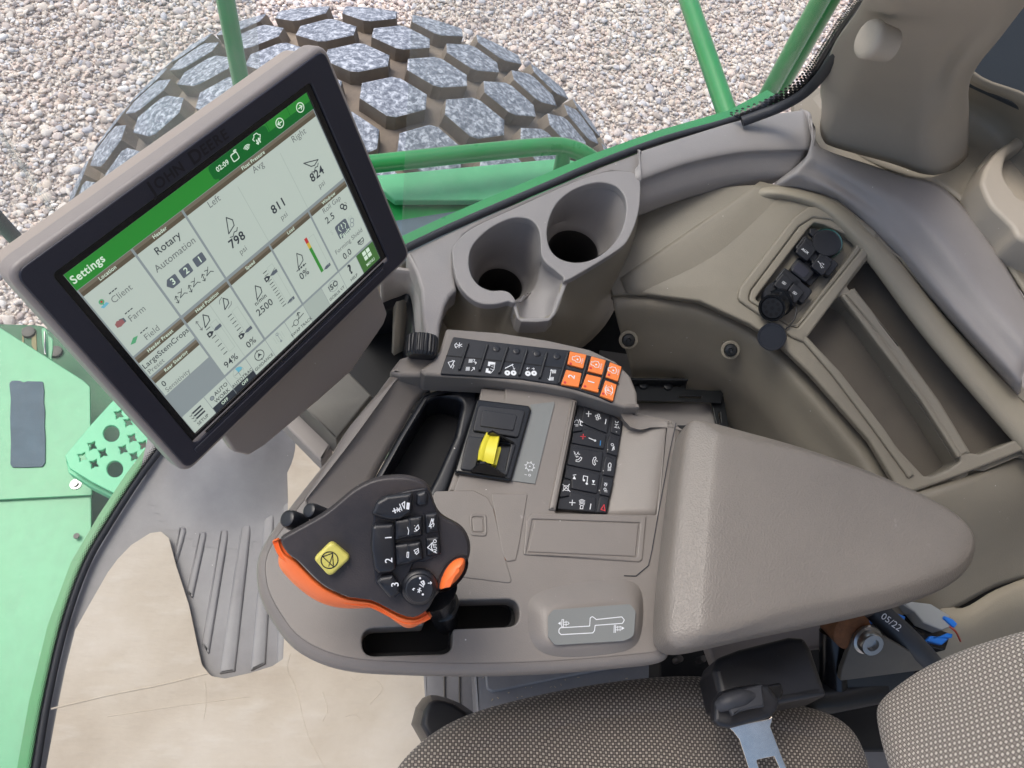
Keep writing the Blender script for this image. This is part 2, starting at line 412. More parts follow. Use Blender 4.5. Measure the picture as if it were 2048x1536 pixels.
def mat_ground():
    m = bpy.data.materials.new('gravel_bed'); m.use_nodes = True; t = m.node_tree; N, Lk = t.nodes, t.links; b = N['Principled BSDF']
    tc = N.new('ShaderNodeTexCoord'); v = N.new('ShaderNodeTexVoronoi'); v.inputs['Scale'].default_value = 34
    Lk.new(tc.outputs['Object'], v.inputs['Vector'])
    r = N.new('ShaderNodeValToRGB'); el = r.color_ramp.elements
    el[0].color = rgb(190, 178, 170); el[1].color = rgb(238, 228, 218)
    s = N.new('ShaderNodeSeparateColor'); Lk.new(v.outputs['Color'], s.inputs[0]); Lk.new(s.outputs[0], r.inputs[0]); Lk.new(r.outputs[0], b.inputs['Base Color'])
    bp = N.new('ShaderNodeBump'); bp.inputs['Strength'].default_value = .8; bp.inputs['Distance'].default_value = .01; bp.invert = True
    Lk.new(v.outputs['Distance'], bp.inputs['Height']); Lk.new(bp.outputs[0], b.inputs['Normal']); b.inputs['Roughness'].default_value = .9
    return m
def mat_tread():
    m = bpy.data.materials.new('worn_tread_rubber'); m.use_nodes = True; t = m.node_tree; N, Lk = t.nodes, t.links; b = N['Principled BSDF']
    tc = N.new('ShaderNodeTexCoord'); x = N.new('ShaderNodeTexNoise'); x.inputs['Scale'].default_value = 70; x.inputs['Detail'].default_value = 5; x.inputs['Roughness'].default_value = .65; x.inputs['Distortion'].default_value = .5
    Lk.new(tc.outputs['Object'], x.inputs['Vector'])
    r = N.new('ShaderNodeValToRGB'); el = r.color_ramp.elements; el[0].position = .38; el[0].color = rgb(94, 101, 113); el[1].position = .63; el[1].color = rgb(192, 198, 207)
    e = el.new(.5); e.color = rgb(132, 139, 150)
    Lk.new(x.outputs[0], r.inputs[0]); Lk.new(r.outputs[0], b.inputs['Base Color'])
    bp = N.new('ShaderNodeBump'); bp.inputs['Strength'].default_value = .35; bp.inputs['Distance'].default_value = .003
    Lk.new(x.outputs[0], bp.inputs['Height']); Lk.new(bp.outputs[0], b.inputs['Normal']); b.inputs['Roughness'].default_value = .7
    return m
def mat_card():
    m = bpy.data.materials.new('corrugated_cardboard'); m.use_nodes = True; t = m.node_tree; N, Lk = t.nodes, t.links; b = N['Principled BSDF']
    tc = N.new('ShaderNodeTexCoord'); x = N.new('ShaderNodeTexNoise'); x.inputs['Scale'].default_value = 5; x.inputs['Detail'].default_value = 9; x.inputs['Roughness'].default_value = .62
    Lk.new(tc.outputs['Object'], x.inputs['Vector'])
    r = N.new('ShaderNodeValToRGB'); el = r.color_ramp.elements; el[0].position = .3; el[0].color = rgb(178, 164, 146); el[1].position = .72; el[1].color = rgb(206, 196, 182)
    e = el.new(.5); e.color = rgb(194, 182, 165)
    Lk.new(x.outputs[0], r.inputs[0])
    mp = N.new('ShaderNodeMapping'); mp.inputs['Scale'].default_value = (9, 26, 9); mp.inputs['Rotation'].default_value = (0, 0, .2)
    Lk.new(tc.outputs['Object'], mp.inputs[0])
    y = N.new('ShaderNodeTexNoise'); y.inputs['Scale'].default_value = 2; y.inputs['Detail'].default_value = 5; Lk.new(mp.outputs[0], y.inputs['Vector'])
    v = N.new('ShaderNodeTexVoronoi'); v.feature = 'DISTANCE_TO_EDGE'; v.inputs['Scale'].default_value = 7; v.inputs['Randomness'].default_value = 1
    d = N.new('ShaderNodeMixRGB'); d.inputs[0].default_value = .06; Lk.new(tc.outputs['Object'], d.inputs[1]); Lk.new(x.outputs[1], d.inputs[2]); Lk.new(d.outputs[0], v.inputs['Vector'])
    c = N.new('ShaderNodeMapRange'); c.inputs['From Max'].default_value = .012; Lk.new(v.outputs['Distance'], c.inputs[0])
    sc = N.new('ShaderNodeMath'); sc.operation = 'MULTIPLY_ADD'; sc.inputs[1].default_value = .0; Lk.new(c.outputs[0], sc.inputs[0]); Lk.new(y.outputs[0], sc.inputs[2])
    ad = N.new('ShaderNodeMath'); ad.operation = 'ADD'; Lk.new(sc.outputs[0], ad.inputs[0]); Lk.new(x.outputs[0], ad.inputs[1])
    bp = N.new('ShaderNodeBump'); bp.inputs['Strength'].default_value = .5; bp.inputs['Distance'].default_value = .004
    Lk.new(ad.outputs[0], bp.inputs['Height']); Lk.new(bp.outputs[0], b.inputs['Normal'])
    mx = N.new('ShaderNodeMix'); mx.data_type = 'RGBA'; mx.blend_type = 'MIX'; Lk.new(r.outputs[0], mx.inputs[6]); mx.inputs[7].default_value = rgb(218, 212, 202)
    w = N.new('ShaderNodeMapRange'); w.inputs['From Min'].default_value = .56; w.inputs['From Max'].default_value = .72; w.inputs['To Max'].default_value = .22
    Lk.new(y.outputs[0], w.inputs[0]); Lk.new(w.outputs[0], mx.inputs[0]); Lk.new(mx.outputs[2], b.inputs['Base Color'])
    b.inputs['Roughness'].default_value = .8
    return m
def mat_fabric(name, light, mid, dark, pit, rot=(0, 0, 0)):
    m = bpy.data.materials.new(name); m.use_nodes = True; t = m.node_tree; N, Lk = t.nodes, t.links; b = N['Principled BSDF']
    tc = N.new('ShaderNodeTexCoord'); wv = N.new('ShaderNodeTexNoise'); wv.inputs['Scale'].default_value = 14; wv.inputs['Detail'].default_value = 2; Lk.new(tc.outputs['Object'], wv.inputs['Vector'])
    dm = N.new('ShaderNodeVectorMath'); dm.operation = 'MULTIPLY_ADD'; dm.inputs[1].default_value = (.008, .008, .0); Lk.new(wv.outputs[1], dm.inputs[0]); Lk.new(tc.outputs['Object'], dm.inputs[2])
    mp = N.new('ShaderNodeMapping'); mp.inputs['Rotation'].default_value = rot; Lk.new(dm.outputs[0], mp.inputs[0])
    fl_ = N.new('ShaderNodeMapping'); fl_.inputs['Scale'].default_value = (1, 1, 0); Lk.new(mp.outputs[0], fl_.inputs[0])
    c = N.new('ShaderNodeTexChecker'); c.inputs['Scale'].default_value = 1/pit; c.inputs['Color1'].default_value = light; c.inputs['Color2'].default_value = mid
    ad = N.new('ShaderNodeVectorMath'); ad.operation = 'ADD'; ad.inputs[1].default_value = (0, 0, pit*.5); Lk.new(fl_.outputs[0], ad.inputs[0]); Lk.new(ad.outputs[0], c.inputs['Vector'])
    k = N.new('ShaderNodeTexBrick'); k.offset = 0; k.inputs['Scale'].default_value = 1; k.inputs['Brick Width'].default_value = pit; k.inputs['Row Height'].default_value = pit
    k.inputs['Mortar Size'].default_value = pit*.16; k.inputs['Mortar Smooth'].default_value = .6; Lk.new(fl_.outputs[0], k.inputs['Vector'])
    mx = N.new('ShaderNodeMix'); mx.data_type = 'RGBA'; Lk.new(k.outputs['Fac'], mx.inputs[0]); Lk.new(c.outputs[0], mx.inputs[6]); mx.inputs[7].default_value = dark
    Lk.new(mx.outputs[2], b.inputs['Base Color'])
    h = N.new('ShaderNodeMath'); h.operation = 'MULTIPLY_ADD'; h.inputs[1].default_value = -.5; Lk.new(c.outputs[1], h.inputs[0]); Lk.new(k.outputs['Fac'], h.inputs[2])
    bp = N.new('ShaderNodeBump'); bp.inputs['Strength'].default_value = .7; bp.inputs['Distance'].default_value = .001; bp.invert = True
    Lk.new(h.outputs[0], bp.inputs['Height']); Lk.new(bp.outputs[0], b.inputs['Normal']); b.inputs['Roughness'].default_value = .9; b.inputs['Sheen Weight'].default_value = .15
    return m
def mat_glass(name, dust=.075, tint=(.965, .98, .972, 1)):
    m = bpy.data.materials.new(name); m.use_nodes = True; t = m.node_tree; N, Lk = t.nodes, t.links
    for n in list(N):
        if n.type == 'BSDF_PRINCIPLED': N.remove(n)
    out = [n for n in N if n.type == 'OUTPUT_MATERIAL'][0]
    tr = N.new('ShaderNodeBsdfTransparent'); tr.inputs[0].default_value = tint; gl = N.new('ShaderNodeBsdfGlossy'); gl.inputs['Roughness'].default_value = .02
    df = N.new('ShaderNodeBsdfDiffuse'); df.inputs[0].default_value = (.75, .76, .76, 1)
    tc = N.new('ShaderNodeTexCoord'); x = N.new('ShaderNodeTexNoise'); x.inputs['Scale'].default_value = 7; x.inputs['Detail'].default_value = 9; x.inputs['Roughness'].default_value = .75
    Lk.new(tc.outputs['Object'], x.inputs['Vector']); r = N.new('ShaderNodeMapRange'); r.inputs['From Min'].default_value = .35; r.inputs['From Max'].default_value = .75
    r.inputs['To Min'].default_value = dust*.4; r.inputs['To Max'].default_value = dust*2; Lk.new(x.outputs[0], r.inputs[0])
    m1 = N.new('ShaderNodeMixShader'); m1.inputs[0].default_value = .035; Lk.new(tr.outputs[0], m1.inputs[1]); Lk.new(gl.outputs[0], m1.inputs[2])
    m2 = N.new('ShaderNodeMixShader'); Lk.new(r.outputs[0], m2.inputs[0]); Lk.new(m1.outputs[0], m2.inputs[1]); Lk.new(df.outputs[0], m2.inputs[2])
    Lk.new(m2.outputs[0], out.inputs[0]); return m
def mat_frit():
    m = bpy.data.materials.new('dotted_glass_border'); m.use_nodes = True; t = m.node_tree; N, Lk = t.nodes, t.links
    b = N['Principled BSDF']; b.inputs['Base Color'].default_value = rgb(14, 16, 20); b.inputs['Roughness'].default_value = .3
    out = [n for n in N if n.type == 'OUTPUT_MATERIAL'][0]
    uv = N.new('ShaderNodeUVMap'); uv.uv_map = 'uv'
    mp = N.new('ShaderNodeMapping'); mp.inputs['Rotation'].default_value = (0, 0, math.radians(45)); Lk.new(uv.outputs[0], mp.inputs[0])
    v = N.new('ShaderNodeTexVoronoi'); v.voronoi_dimensions = '2D'; v.inputs['Scale'].default_value = 1; v.inputs['Randomness'].default_value = 0; Lk.new(mp.outputs[0], v.inputs['Vector'])
    s = N.new('ShaderNodeSeparateXYZ'); Lk.new(uv.outputs[0], s.inputs[0])
    r = N.new('ShaderNodeMapRange'); r.inputs['From Min'].default_value = 0; r.inputs['From Max'].default_value = 5; r.inputs['To Min'].default_value = .75; r.inputs['To Max'].default_value = .12
    Lk.new(s.outputs[1], r.inputs[0]); c = N.new('ShaderNodeMath'); c.operation = 'LESS_THAN'; Lk.new(v.outputs['Distance'], c.inputs[0]); Lk.new(r.outputs[0], c.inputs[1])
    tr = N.new('ShaderNodeBsdfTransparent'); mx = N.new('ShaderNodeMixShader'); Lk.new(c.outputs[0], mx.inputs[0]); Lk.new(tr.outputs[0], mx.inputs[1]); Lk.new(b.outputs[0], mx.inputs[2])
    Lk.new(mx.outputs[0], out.inputs[0]); return m
M['card'] = mat_card(); M['glass'] = mat_glass('window_glass'); M['frit'] = mat_frit(); M['tread'] = mat_tread()
M['groove'] = mat('dusty_tyre_grooves', rgb(118, 109, 100), .85, .6, 120, .15, 5, dust=rgb(148, 136, 121))
M['fabric'] = mat_fabric('seat_weave', rgb(168, 159, 148), rgb(104, 96, 90), rgb(52, 46, 43), .0028, (0, 0, .04))
BK = P3((1740, 1430, .56), (2048, 1248, .70), (1780, 1600, .60))
M['fabric2'] = mat_fabric('backrest_weave', rgb(200, 192, 181), rgb(146, 137, 128), rgb(92, 85, 79), .0031, tuple(Matrix((BK.ex, BK.ey, BK.n)).to_euler()))

# ================================================================== OUTSIDE
GZ = -2.37
V = [(-60, -60, GZ), (60, -60, GZ), (60, 60, GZ), (-60, 60, GZ)]
g = link('gravel_ground', V, [[0, 1, 2, 3]], mat_ground(), smooth=0); struct(g)
def gravel():
    c = [W(px, py, GZ) for px, py in ((-60, -60), (2100, -60), (-60, 760), (1900, 500), (800, 400))]
    x0, x1 = min(p.x for p in c)-.1, max(p.x for p in c)+.1; y0, y1 = min(p.y for p in c)-.1, max(p.y for p in c)+.1
    bm = bmesh.new(); bmesh.ops.create_icosphere(bm, subdivisions=2, radius=1); bv = np.array([v.co[:] for v in bm.verts]); bf = np.array([[v.index for v in f.verts] for f in bm.faces]); bm.free()
    rs = np.random.RandomState(3); pit = .0205
    nx, ny = int((x1-x0)/pit), int((y1-y0)/pit)
    X, Y = np.meshgrid(np.arange(nx), np.arange(ny)); X = x0+X.ravel()*pit+rs.normal(0, .008, nx*ny); Y = y0+Y.ravel()*pit+rs.normal(0, .008, nx*ny)
    # keep what a camera near this one can see
    Rm = np.array(RWC).T; d = np.stack([X, Y, np.full(len(X), GZ-CAMZ)], 1) @ Rm.T
    pxx = 1024+F*d[:, 0]/-d[:, 2]; pyy = 768-F*d[:, 1]/-d[:, 2]
    k = (pxx > -130) & (pxx < 1950) & (pyy > -130) & (pyy < 900) & ~((pxx > 900) & (pyy > 560)); X, Y = X[k], Y[k]; n = len(X)
    vars_ = []
    for i in range(14):
        q = bv.copy()
        for _ in range(6):
            a = rs.normal(size=3); a /= np.linalg.norm(a); c0 = rs.uniform(.45, .8); dd = q @ a; q = q - np.outer(np.clip(dd-c0, 0, None), a)*.9
        vars_.append(q)
    idx = rs.randint(0, 14, n); sz = rs.lognormal(math.log(.0118), .42, n); sz = np.clip(sz, .008, .034)
    sc = np.stack([sz*rs.uniform(.85, 1.5, n), sz*rs.uniform(.7, 1.1, n), sz*rs.uniform(.4, .7, n)], 1)
    th = rs.uniform(0, 6.28, n); tl = rs.normal(0, .4, n)
    P = np.array(vars_)[idx]*sc[:, None, :]
    x = P[..., 0]*np.cos(tl)[:, None]-P[..., 2]*np.sin(tl)[:, None]; z = P[..., 0]*np.sin(tl)[:, None]+P[..., 2]*np.cos(tl)[:, None]; y = P[..., 1]
    xx = x*np.cos(th)[:, None]-y*np.sin(th)[:, None]+X[:, None]; yy = x*np.sin(th)[:, None]+y*np.cos(th)[:, None]+Y[:, None]
    zz = z + (GZ+sz*.3+rs.uniform(0, .012, n))[:, None]
    V = np.stack([xx, yy, zz], 2).reshape(-1, 3).astype(np.float32); m = len(bv)
    Fc = (bf[None]+(np.arange(n)*m)[:, None, None]).reshape(-1, 3).astype(np.int32)
    me = bpy.data.meshes.new('gravel_stones'); me.vertices.add(len(V)); me.vertices.foreach_set('co', V.ravel())
    me.loops.add(Fc.size); me.loops.foreach_set('vertex_index', Fc.ravel()); me.polygons.add(len(Fc)); me.polygons.foreach_set('loop_start', np.arange(0, Fc.size, 3, dtype=np.int32))
    me.update(calc_edges=True); me.polygons.foreach_set('use_smooth', np.ones(len(Fc), bool)); me.materials.append(mat_stone())
    o = bpy.data.objects.new('gravel_stones', me); COL.objects.link(o); o['kind'] = 'stuff'; tag(o, 'loose pinkish grey gravel stones covering the ground outside the cab', 'gravel')
    print('stones', n)
gravel()

# tyre
TC = W(744, 182, -.25); TC.z = -.25-1.06; TR = 1.06; TWH = .47
TAX = Vector((math.sin(.02), math.cos(.02), 0)); TSX = Vector((TAX.y, -TAX.x, 0)); TYC = TC
ty = thing('drive_wheel', 'big tyre with hexagonal dusty grey tread blocks standing on the gravel', 'tyre', (TC.x, TC.y, GZ))
def crown(t):
    return TR-.34*abs(t)**1.5
def tpt(ang, t, h=0):
    r = crown(t)-.045+h; return TYC+TAX*t+(TSX*math.sin(ang)+Vector((0, 0, 1))*math.cos(ang))*r
nt_, na = 22, 120; V, Fc = [], []
prof = [(-TWH-.02, -.22), (-TWH-.03, -.1)] + [(-TWH+2*TWH*i/nt_, 0) for i in range(nt_+1)] + [(TWH+.03, -.1), (TWH+.02, -.22)]
for a in range(na):
    for t, h in prof: V.append(tpt(2*math.pi*a/na, max(-TWH, min(TWH, t)), h)+TAX*(t-max(-TWH, min(TWH, t))))
mm = len(prof)
for a in range(na):
    b = (a+1) % na
    for i in range(mm-1): Fc.append([a*mm+i, a*mm+i+1, b*mm+i+1, b*mm+i])
link('carcass', V, Fc, M['groove'], ty, smooth=60)
V, Fc, TMI = [], [], []
npit = 29; pitch = 2*math.pi/npit
hexs = [(.087, -.028), (.087, .028), (.012, .0725), (-.012, .0725), (-.087, .028), (-.087, -.028), (-.012, -.0725), (.012, -.0725)]
for row in range(-3, 4):
    for k in range(npit):
        a0 = (k+(.5 if row % 2 else 0))*pitch+.055; t0 = row*.148
        b = len(V); lv = [(1.06, -.004), (1.025, .034), (1.01, .0435), (.955, .0458)]
        for s, h in lv:
            for (x, y) in hexs:
                t = t0+y*s; hh = h
                if t > TWH: t = TWH+.0*(t-TWH); 
                if t < -TWH: t = -TWH
                V.append(tpt(a0+x*s/TR, t, hh))
        for l in range(3):
            for i in range(8): j = (i+1) % 8; Fc.append([b+l*8+i, b+l*8+j, b+l*8+8+j, b+l*8+8+i]); TMI.append(1 if l < 2 else 0)
        # top: centre fan keeps the curvature
        c = len(V); V.append(tpt(a0, max(-TWH, min(TWH, t0)), .0455))
        for i in range(8): Fc.append([b+24+i, b+24+(i+1) % 8, c]); TMI.append(0)
link('tread', V, Fc, [M['tread'], M['groove']], ty, TMI, smooth=22, weighted=False)

# green pipe rail, platform
pr = thing('platform', 'green steel channel platform with a grey anti slip strip beneath the side window', 'platform', W(980, 400, -.3))
slab('top_plate', rnd([(730, 352), (1130, 315), (1215, 345), (1240, 400), (790, 400)], 6), HP(-.13), .02, M['greenl'], .004, pr)  # lighter green carries the teal reflection on the upper face
slab('side_channel', [(730, 400), (1180, 366), (1240, 500), (760, 520)], HP(-.16), .02, M['green'], .004, pr)
slab('grip_strip', rnd([(760, 446), (1040, 402), (1000, 540), (760, 560)], 4), HP(-.156), .004, M['grip'], .001, pr)
rl = thing('guard_rail', 'round green pipe rail bent down at its right end over the platform', 'rail', W(1130, 360, -.28))
tube('pipe', [(600, 345, -.05), (745, 328, -.05), (950, 306, -.05), (1080, 294, -.05), (1130, 294, -.05), (1175, 312, -.06), (1215, 350, -.1), (1235, 390, -.16)], .0205, M['green'], rl, 18, n=6)
tube('bracket', [(1128, 298, -.05), (1122, 345, -.13)], [.016, .021], M['green'], rl, 18)
def vpost(px, py, z, r, z0, z1, label):
    p = W(px, py, z); o = tube('handrail_post', [Vector((p.x, p.y, z0)), Vector((p.x, p.y, z1))], r, M['green'], None, 20)
    return tag(o, label, 'post', 'green tubular posts outside the side window')
vpost(466, 80, .1, .0185, -1.0, 1.5, 'upright green post rising behind the top edge of the display')
vpost(1594, 100, .3, .026, -.1, 1.5, 'thick green post beside the dotted window border')
o = tube('handrail_post', [W(1466, 262, .22), W(1363, -40, .22)], .0205, M['green'], None, 20)
tag(o, 'slanting green tube left of the thick green post, ending at the window sill', 'post', 'green tubular posts outside the side window')

# fender and step on the left
fe = thing('front_fender', 'pale green steel fender plate with a grey anti slip pad and two bolts', 'fender', W(90, 1000, -.4))
slab('upper_panel', rnd([(-500, 350), (0, 655), (167, 761, 8), (180, 774, 6), (181, 860), (184, 990, 4), (-500, 1025)], 2), HP(-.35), .006, M['greenl'], .0015, fe)
slab('lower_panel', [(-500, 1000), (182, 975), (184, 1536), (184, 2300), (-500, 2300)], HP(-.358), .006, M['greenl'], .0015, fe)
gp = cv('d6', [(70, 640), (90, 618), (150, 618), (180, 632), (210, 622), (330, 625), (338, 700), (335, 780), (345, 860), (340, 960), (348, 1060), (346, 1250), (325, 1280), (200, 1285), (95, 1285), (78, 1260), (82, 1100), (76, 900), (82, 760)])
slab('grip_pad', rnd(gp, 4), HP(-.35).up(.003), .003, M['grip'], .0008, fe)
for c, m_ in ((cv('d6', (583, 1416)), 'steel'), ((153, 1072), 'greymetal')):
    lathe('bolt', HP(-.35).hit(*c), Vector((0, 0, 1)), [(0, .0115), (.002, .011), (.002, .006), (.006, .0055), (.0065, .004)] if m_ == 'steel' else [(0, .006), (.002, .0055)], M[m_], fe, 20)
fr = thing('undercarriage', 'green sheet metal frame, darkened as shaded, below and behind the pale fender', 'frame', W(200, 900, -.6))
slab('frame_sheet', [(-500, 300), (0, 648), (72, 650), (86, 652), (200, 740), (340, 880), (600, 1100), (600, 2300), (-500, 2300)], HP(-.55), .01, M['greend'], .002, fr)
for x0, x1 in ((44, 47), (63, 72)):
    slab('slot', rnd([(x0, 655), (x1, 660), (x1+2, 712), (x0, 690)], 1), HP(-.548), .002, mat('dusty_edge', rgb(160, 150, 110), .7), .0005, fr)
slab('hinge_plate', rnd(cv('d6', [(318, 215), (350, 215), (372, 270), (405, 300), (405, 380), (395, 440), (400, 465), (340, 420), (325, 330)]), 3), HP(-.45), .004, M['greenl'], .001, fr)
slab('hinge_rod', rnd(cv('d6', [(335, 235), (345, 235), (352, 420), (335, 410)]), 1), HP(-.44), .006, M['steel'], .002, fr)
for c in ((222, 250), (430, 400)): lathe('bolt', HP(-.548).hit(*cv('d6', c)), Vector((0, 0, 1)), [(0, .016), (.006, .015), (.008, .008)], M['greymetal'], fr, 16)
st = thing('perforated_step', 'mint green step tread punched with star and round holes beside the window', 'step', W(240, 900, -.3))
loops = [rnd(cv('d6', [(498, 1195, 8), (690, 965), (850, 790), (1100, 560), (1500, 700), (1480, 1000), (1240, 1330), (1080, 1580), (930, 1512), (700, 1395), (530, 1290, 12)]), 4)]
for c in ((855, 1025), (882, 1298), (1185, 1232)): loops.append(circ(*cv('d6', c), 16.3))
stars = [(912, 878), (985, 938), (708, 1120), (790, 1175), (632, 1205), (722, 1258), (1015, 1060), (1100, 1112), (945, 1147), (1030, 1200), (1045, 1335), (980, 1420)]
for i, c in enumerate(stars):
    x, y = cv('d6', c); loops.append([(x+r*math.cos(a), y+r*math.sin(a)) for k in range(16) for a in [k*math.pi/8+.5] for r in [10.5 if k % 4 == 0 else (5.0 if k % 4 == 2 else 7)]])
slab('tread_plate', loops, HP(-.24), .008, M['mint'], .0018, st)
slab('flange', cv('d6', [(505, 1225), (540, 1295), (700, 1400), (1080, 1590), (1060, 1620), (690, 1430), (525, 1325)]), HP(-.27), .03, M['mint'], .002, st)
slab('step_frame', cv('d6', [(1000, 1000), (1500, 1000), (1300, 1500), (1150, 1450)]), HP(-.31), .01, mat('tan_bracket', rgb(160, 140, 125), .6, .2, 200, .1, 20), .002, st)

# ================================================================== CAB SHELL
seam = [(60, 1620), (75, 1536), (98, 1400), (133, 1250), (176, 1130), (228, 1040), (280, 960), (322, 903), (372, 838), (430, 770)]
gl1 = [(812, 503), (900, 461), (1000, 417), (1100, 374), (1200, 331), (1330, 283), (1480, 239), (1560, 196)]
SZ = .60
sill = [W(x, y, SZ) for x, y in gl1]
# floor: seam line at z=0, side line under the sill
fl = [W(x, y, 0) for x, y in seam]; corner = Vector((sill[0].x-.02, sill[0].y, 0))
outl = fl + [fl[-1].lerp(corner, .5)+Vector((-.02, .03, 0)), corner] + [Vector((p.x, p.y, 0)) for p in sill[1:]] + [Vector((1.6, sill[-1].y, 0)), Vector((1.6, -1.2, 0)), Vector((fl[0].x, -1.2, 0))]
HZ = Plane(Vector((0, 0, 0)), Vector((0, 0, 1)))
vs, fs = slab_loc([[(p.x, p.y) for p in outl]], HZ, .03, .004); o = link('cab_floor', vs, fs, M['floor']); struct(o)
# frame rail under the glass
def offs(P, d):
    out = []
    for i, p in enumerate(P):
        t = (P[min(i+1, len(P)-1)]-P[max(i-1, 0)]); t.z = 0; t.normalize(); out.append(p+Vector((-t.y, t.x, 0))*d)
    return out
ff = thing('cab_frame', 'bright green cab frame edge running just outside the glass', 'frame', (sill[3].x, sill[3].y, .5))
a = offs(sill, .004); b = offs(sill, .022); b2 = offs(sill, .026)
V = [p+Vector((0, 0, .0)) for p in a]+[p+Vector((0, 0, -.004)) for p in b]+[p+Vector((0, 0, -.02)) for p in b2]+[p+Vector((0, 0, -.045)) for p in b2]
L = len(a); link('side_sill', V, [[r*L+i, r*L+i+1, (r+1)*L+i+1, (r+1)*L+i] for r in range(3) for i in range(L-1)], M['green'], ff)
flx = fl+[fl[-1].lerp(corner, .5)+Vector((-.02, .03, 0)), corner]
FS = -1 if (offs(flx, 1)[3]-Vector((0, -.3, 0))).length < (offs(flx, -1)[3]-Vector((0, -.3, 0))).length else 1
a = offs(flx, .003*FS); b = offs(flx, .03*FS); b2 = offs(flx, .05*FS)
V = [p+Vector((0, 0, -.005)) for p in a]+[p+Vector((0, 0, -.01)) for p in b]+[p+Vector((0, 0, -.08)) for p in b2]+[p+Vector((0, 0, -.2)) for p in b2]
L = len(a); link('front_sill', V, [[r*L+i, r*L+i+1, (r+1)*L+i+1, (r+1)*L+i] for r in range(3) for i in range(L-1)], M['green'], ff)
# glass
def strip(name, base, lean, h0, h1, mat_, parent, thick=.004, nh=1, uvs=None):
    n = len(base); V, Fc = [], []
    for k in range(nh+1):
        h = h0+(h1-h0)*k/nh
        for i, p in enumerate(base): V.append(p+lean[i]*h+Vector((0, 0, h)))
    for k in range(nh):
        for i in range(n-1): Fc.append([k*n+i, k*n+i+1, (k+1)*n+i+1, (k+1)*n+i])
    o = link(name, V, Fc, mat_, parent, smooth=80, weighted=False)
    if uvs:
        uv = o.data.uv_layers.new(name='uv'); s = [0]
        for i in range(1, n): s.append(s[-1]+(base[i]-base[i-1]).length)
        for poly in o.data.polygons:
            for li in poly.loop_indices:
                vi = o.data.loops[li].vertex_index; uv.data[li].uv = (s[vi % n]/uvs, (vi//n)*(h1-h0)/nh/uvs)
    if thick: m = o.modifiers.new('solid', 'SOLIDIFY'); m.thickness = thick; m.offset = 0
    return o
ws = thing('windscreen', 'curved front glass with a dotted black border along the floor', 'windscreen', fl[4])
nrm = [(q-p).normalized() for p, q in zip(flx, offs(flx, FS))]
fls = [Vector(p) for p in crv([tuple(p) for p in flx[:-1]], 8)]
lean = [((q-p).normalized()*.12) for p, q in zip(fls, offs(fls, FS))]
strip('pane', [p+Vector((0, 0, .012)) for p in offs(fls, .004*FS)], lean, 0, 1.9, M['glass'], ws, .004)
strip('border', [p+Vector((0, 0, .012)) for p in offs(fls, .001*FS)], lean, 0, .020, M['frit'], ws, 0, 5, .0042)
V, Fc = tube_geo([p+Vector((0, 0, .012)) for p in offs(fls, -.002*FS)], .006, 8); link('gasket', V, Fc, M['seal'], ws, smooth=60, weighted=False)
sw = thing('side_window', 'dusty side window glass above the cup holders', 'window', sill[3])
sls = [Vector(p) for p in crv([tuple(p) for p in sill], 4)]
strip('pane', [p+Vector((0, 0, .0)) for p in offs(sls, .008)], [Vector((0, 0, 0))]*len(sls), 0, 1.3, M['glass'], sw, .004)
V, Fc = tube_geo([p+Vector((0, 0, -.001)) for p in offs(sls, .004)], .0045, 8); link('gasket', V, Fc, M['seal'], sw, smooth=60, weighted=False)
# side wall below the sill
o = strip('side_wall', [Vector((p.x, p.y, 0)) for p in offs(sls, .017)], [Vector((0, 0, 0))]*len(sls), 0, SZ-.05, M['olive'], None, .006); tag(o, 'olive grey cab side wall below the window sill', 'wall')
o = link('rear_wall', [(1.45, -1.2, -.02), (1.45, 1.6, -.02), (1.45, 1.6, 1.9), (1.45, -1.2, 1.9)], [[0, 1, 2, 3]], M['olive'], smooth=0)
m = o.modifiers.new('s', 'SOLIDIFY'); m.thickness = .02; tag(o, 'olive grey cab rear wall behind the seat', 'wall')

# corner post far left
p = W(-40, 400, .45); q = W(70, 520, .25)
cp = thing('corner_post', 'black rubber post strip with dotted border left of the display', 'post', q)
V, Fc = tube_geo([q.lerp(p, -1.0), p, q.lerp(p, 2.5)], .010, 10); link('rubber_strip', V, Fc, M['seal'], cp, smooth=60, weighted=False)

# floor bump, ribs
c = W(478, 900, 0); V = []; n = 26
for i in range(n+1):
    for j in range(n+1):
        u, v = (i/n-.5)*2, (j/n-.5)*2; h = .07*math.exp(-3.6*(u*u+v*v)) - .0085
        h = .055*math.cos(min(1, math.hypot(u, v))*math.pi/2)**2.4+.0006
        V.append(c+Vector((u*.15, v*.17, h)))
Fc = [[i*(n+1)+j, (i+1)*(n+1)+j, (i+1)*(n+1)+j+1, i*(n+1)+j+1] for i in range(n) for j in range(n) if math.hypot((i+.5)/n-.5, (j+.5)/n-.5) < .5]
o = link('floor_hump', V, Fc, M['floor'], smooth=180, weighted=False); struct(o)
ribs = [[(716, 568), (742, 572), (744, 590), (706, 720), (690, 700)], [(795, 590), (826, 590), (826, 604), (770, 860), (745, 830)], [(880, 582), (914, 582), (914, 600), (835, 1085), (805, 1040)],
        [(965, 550), (1000, 533), (1008, 545), (940, 1150), (875, 1160)], [(1060, 480), (1092, 444), (1102, 456), (1062, 1120), (1000, 1150)], [(1130, 420), (1165, 400), (1180, 430), (1150, 1100), (1105, 1130)]]
fm = thing('floor_ribs', 'raised grey rubber ribs moulded in the floor between the cardboard edges', 'floor mat', W(450, 1200, 0))
for r in ribs:
    q = cv('d3', r); slab('rib', rnd(q, 3), HP(.0035), .008, M['floor'], .0035, fm)
q = [(cv('d3', p)) for p in ((1750, 1180), (1815, 1180), (1835, 1300), (1760, 1300))]
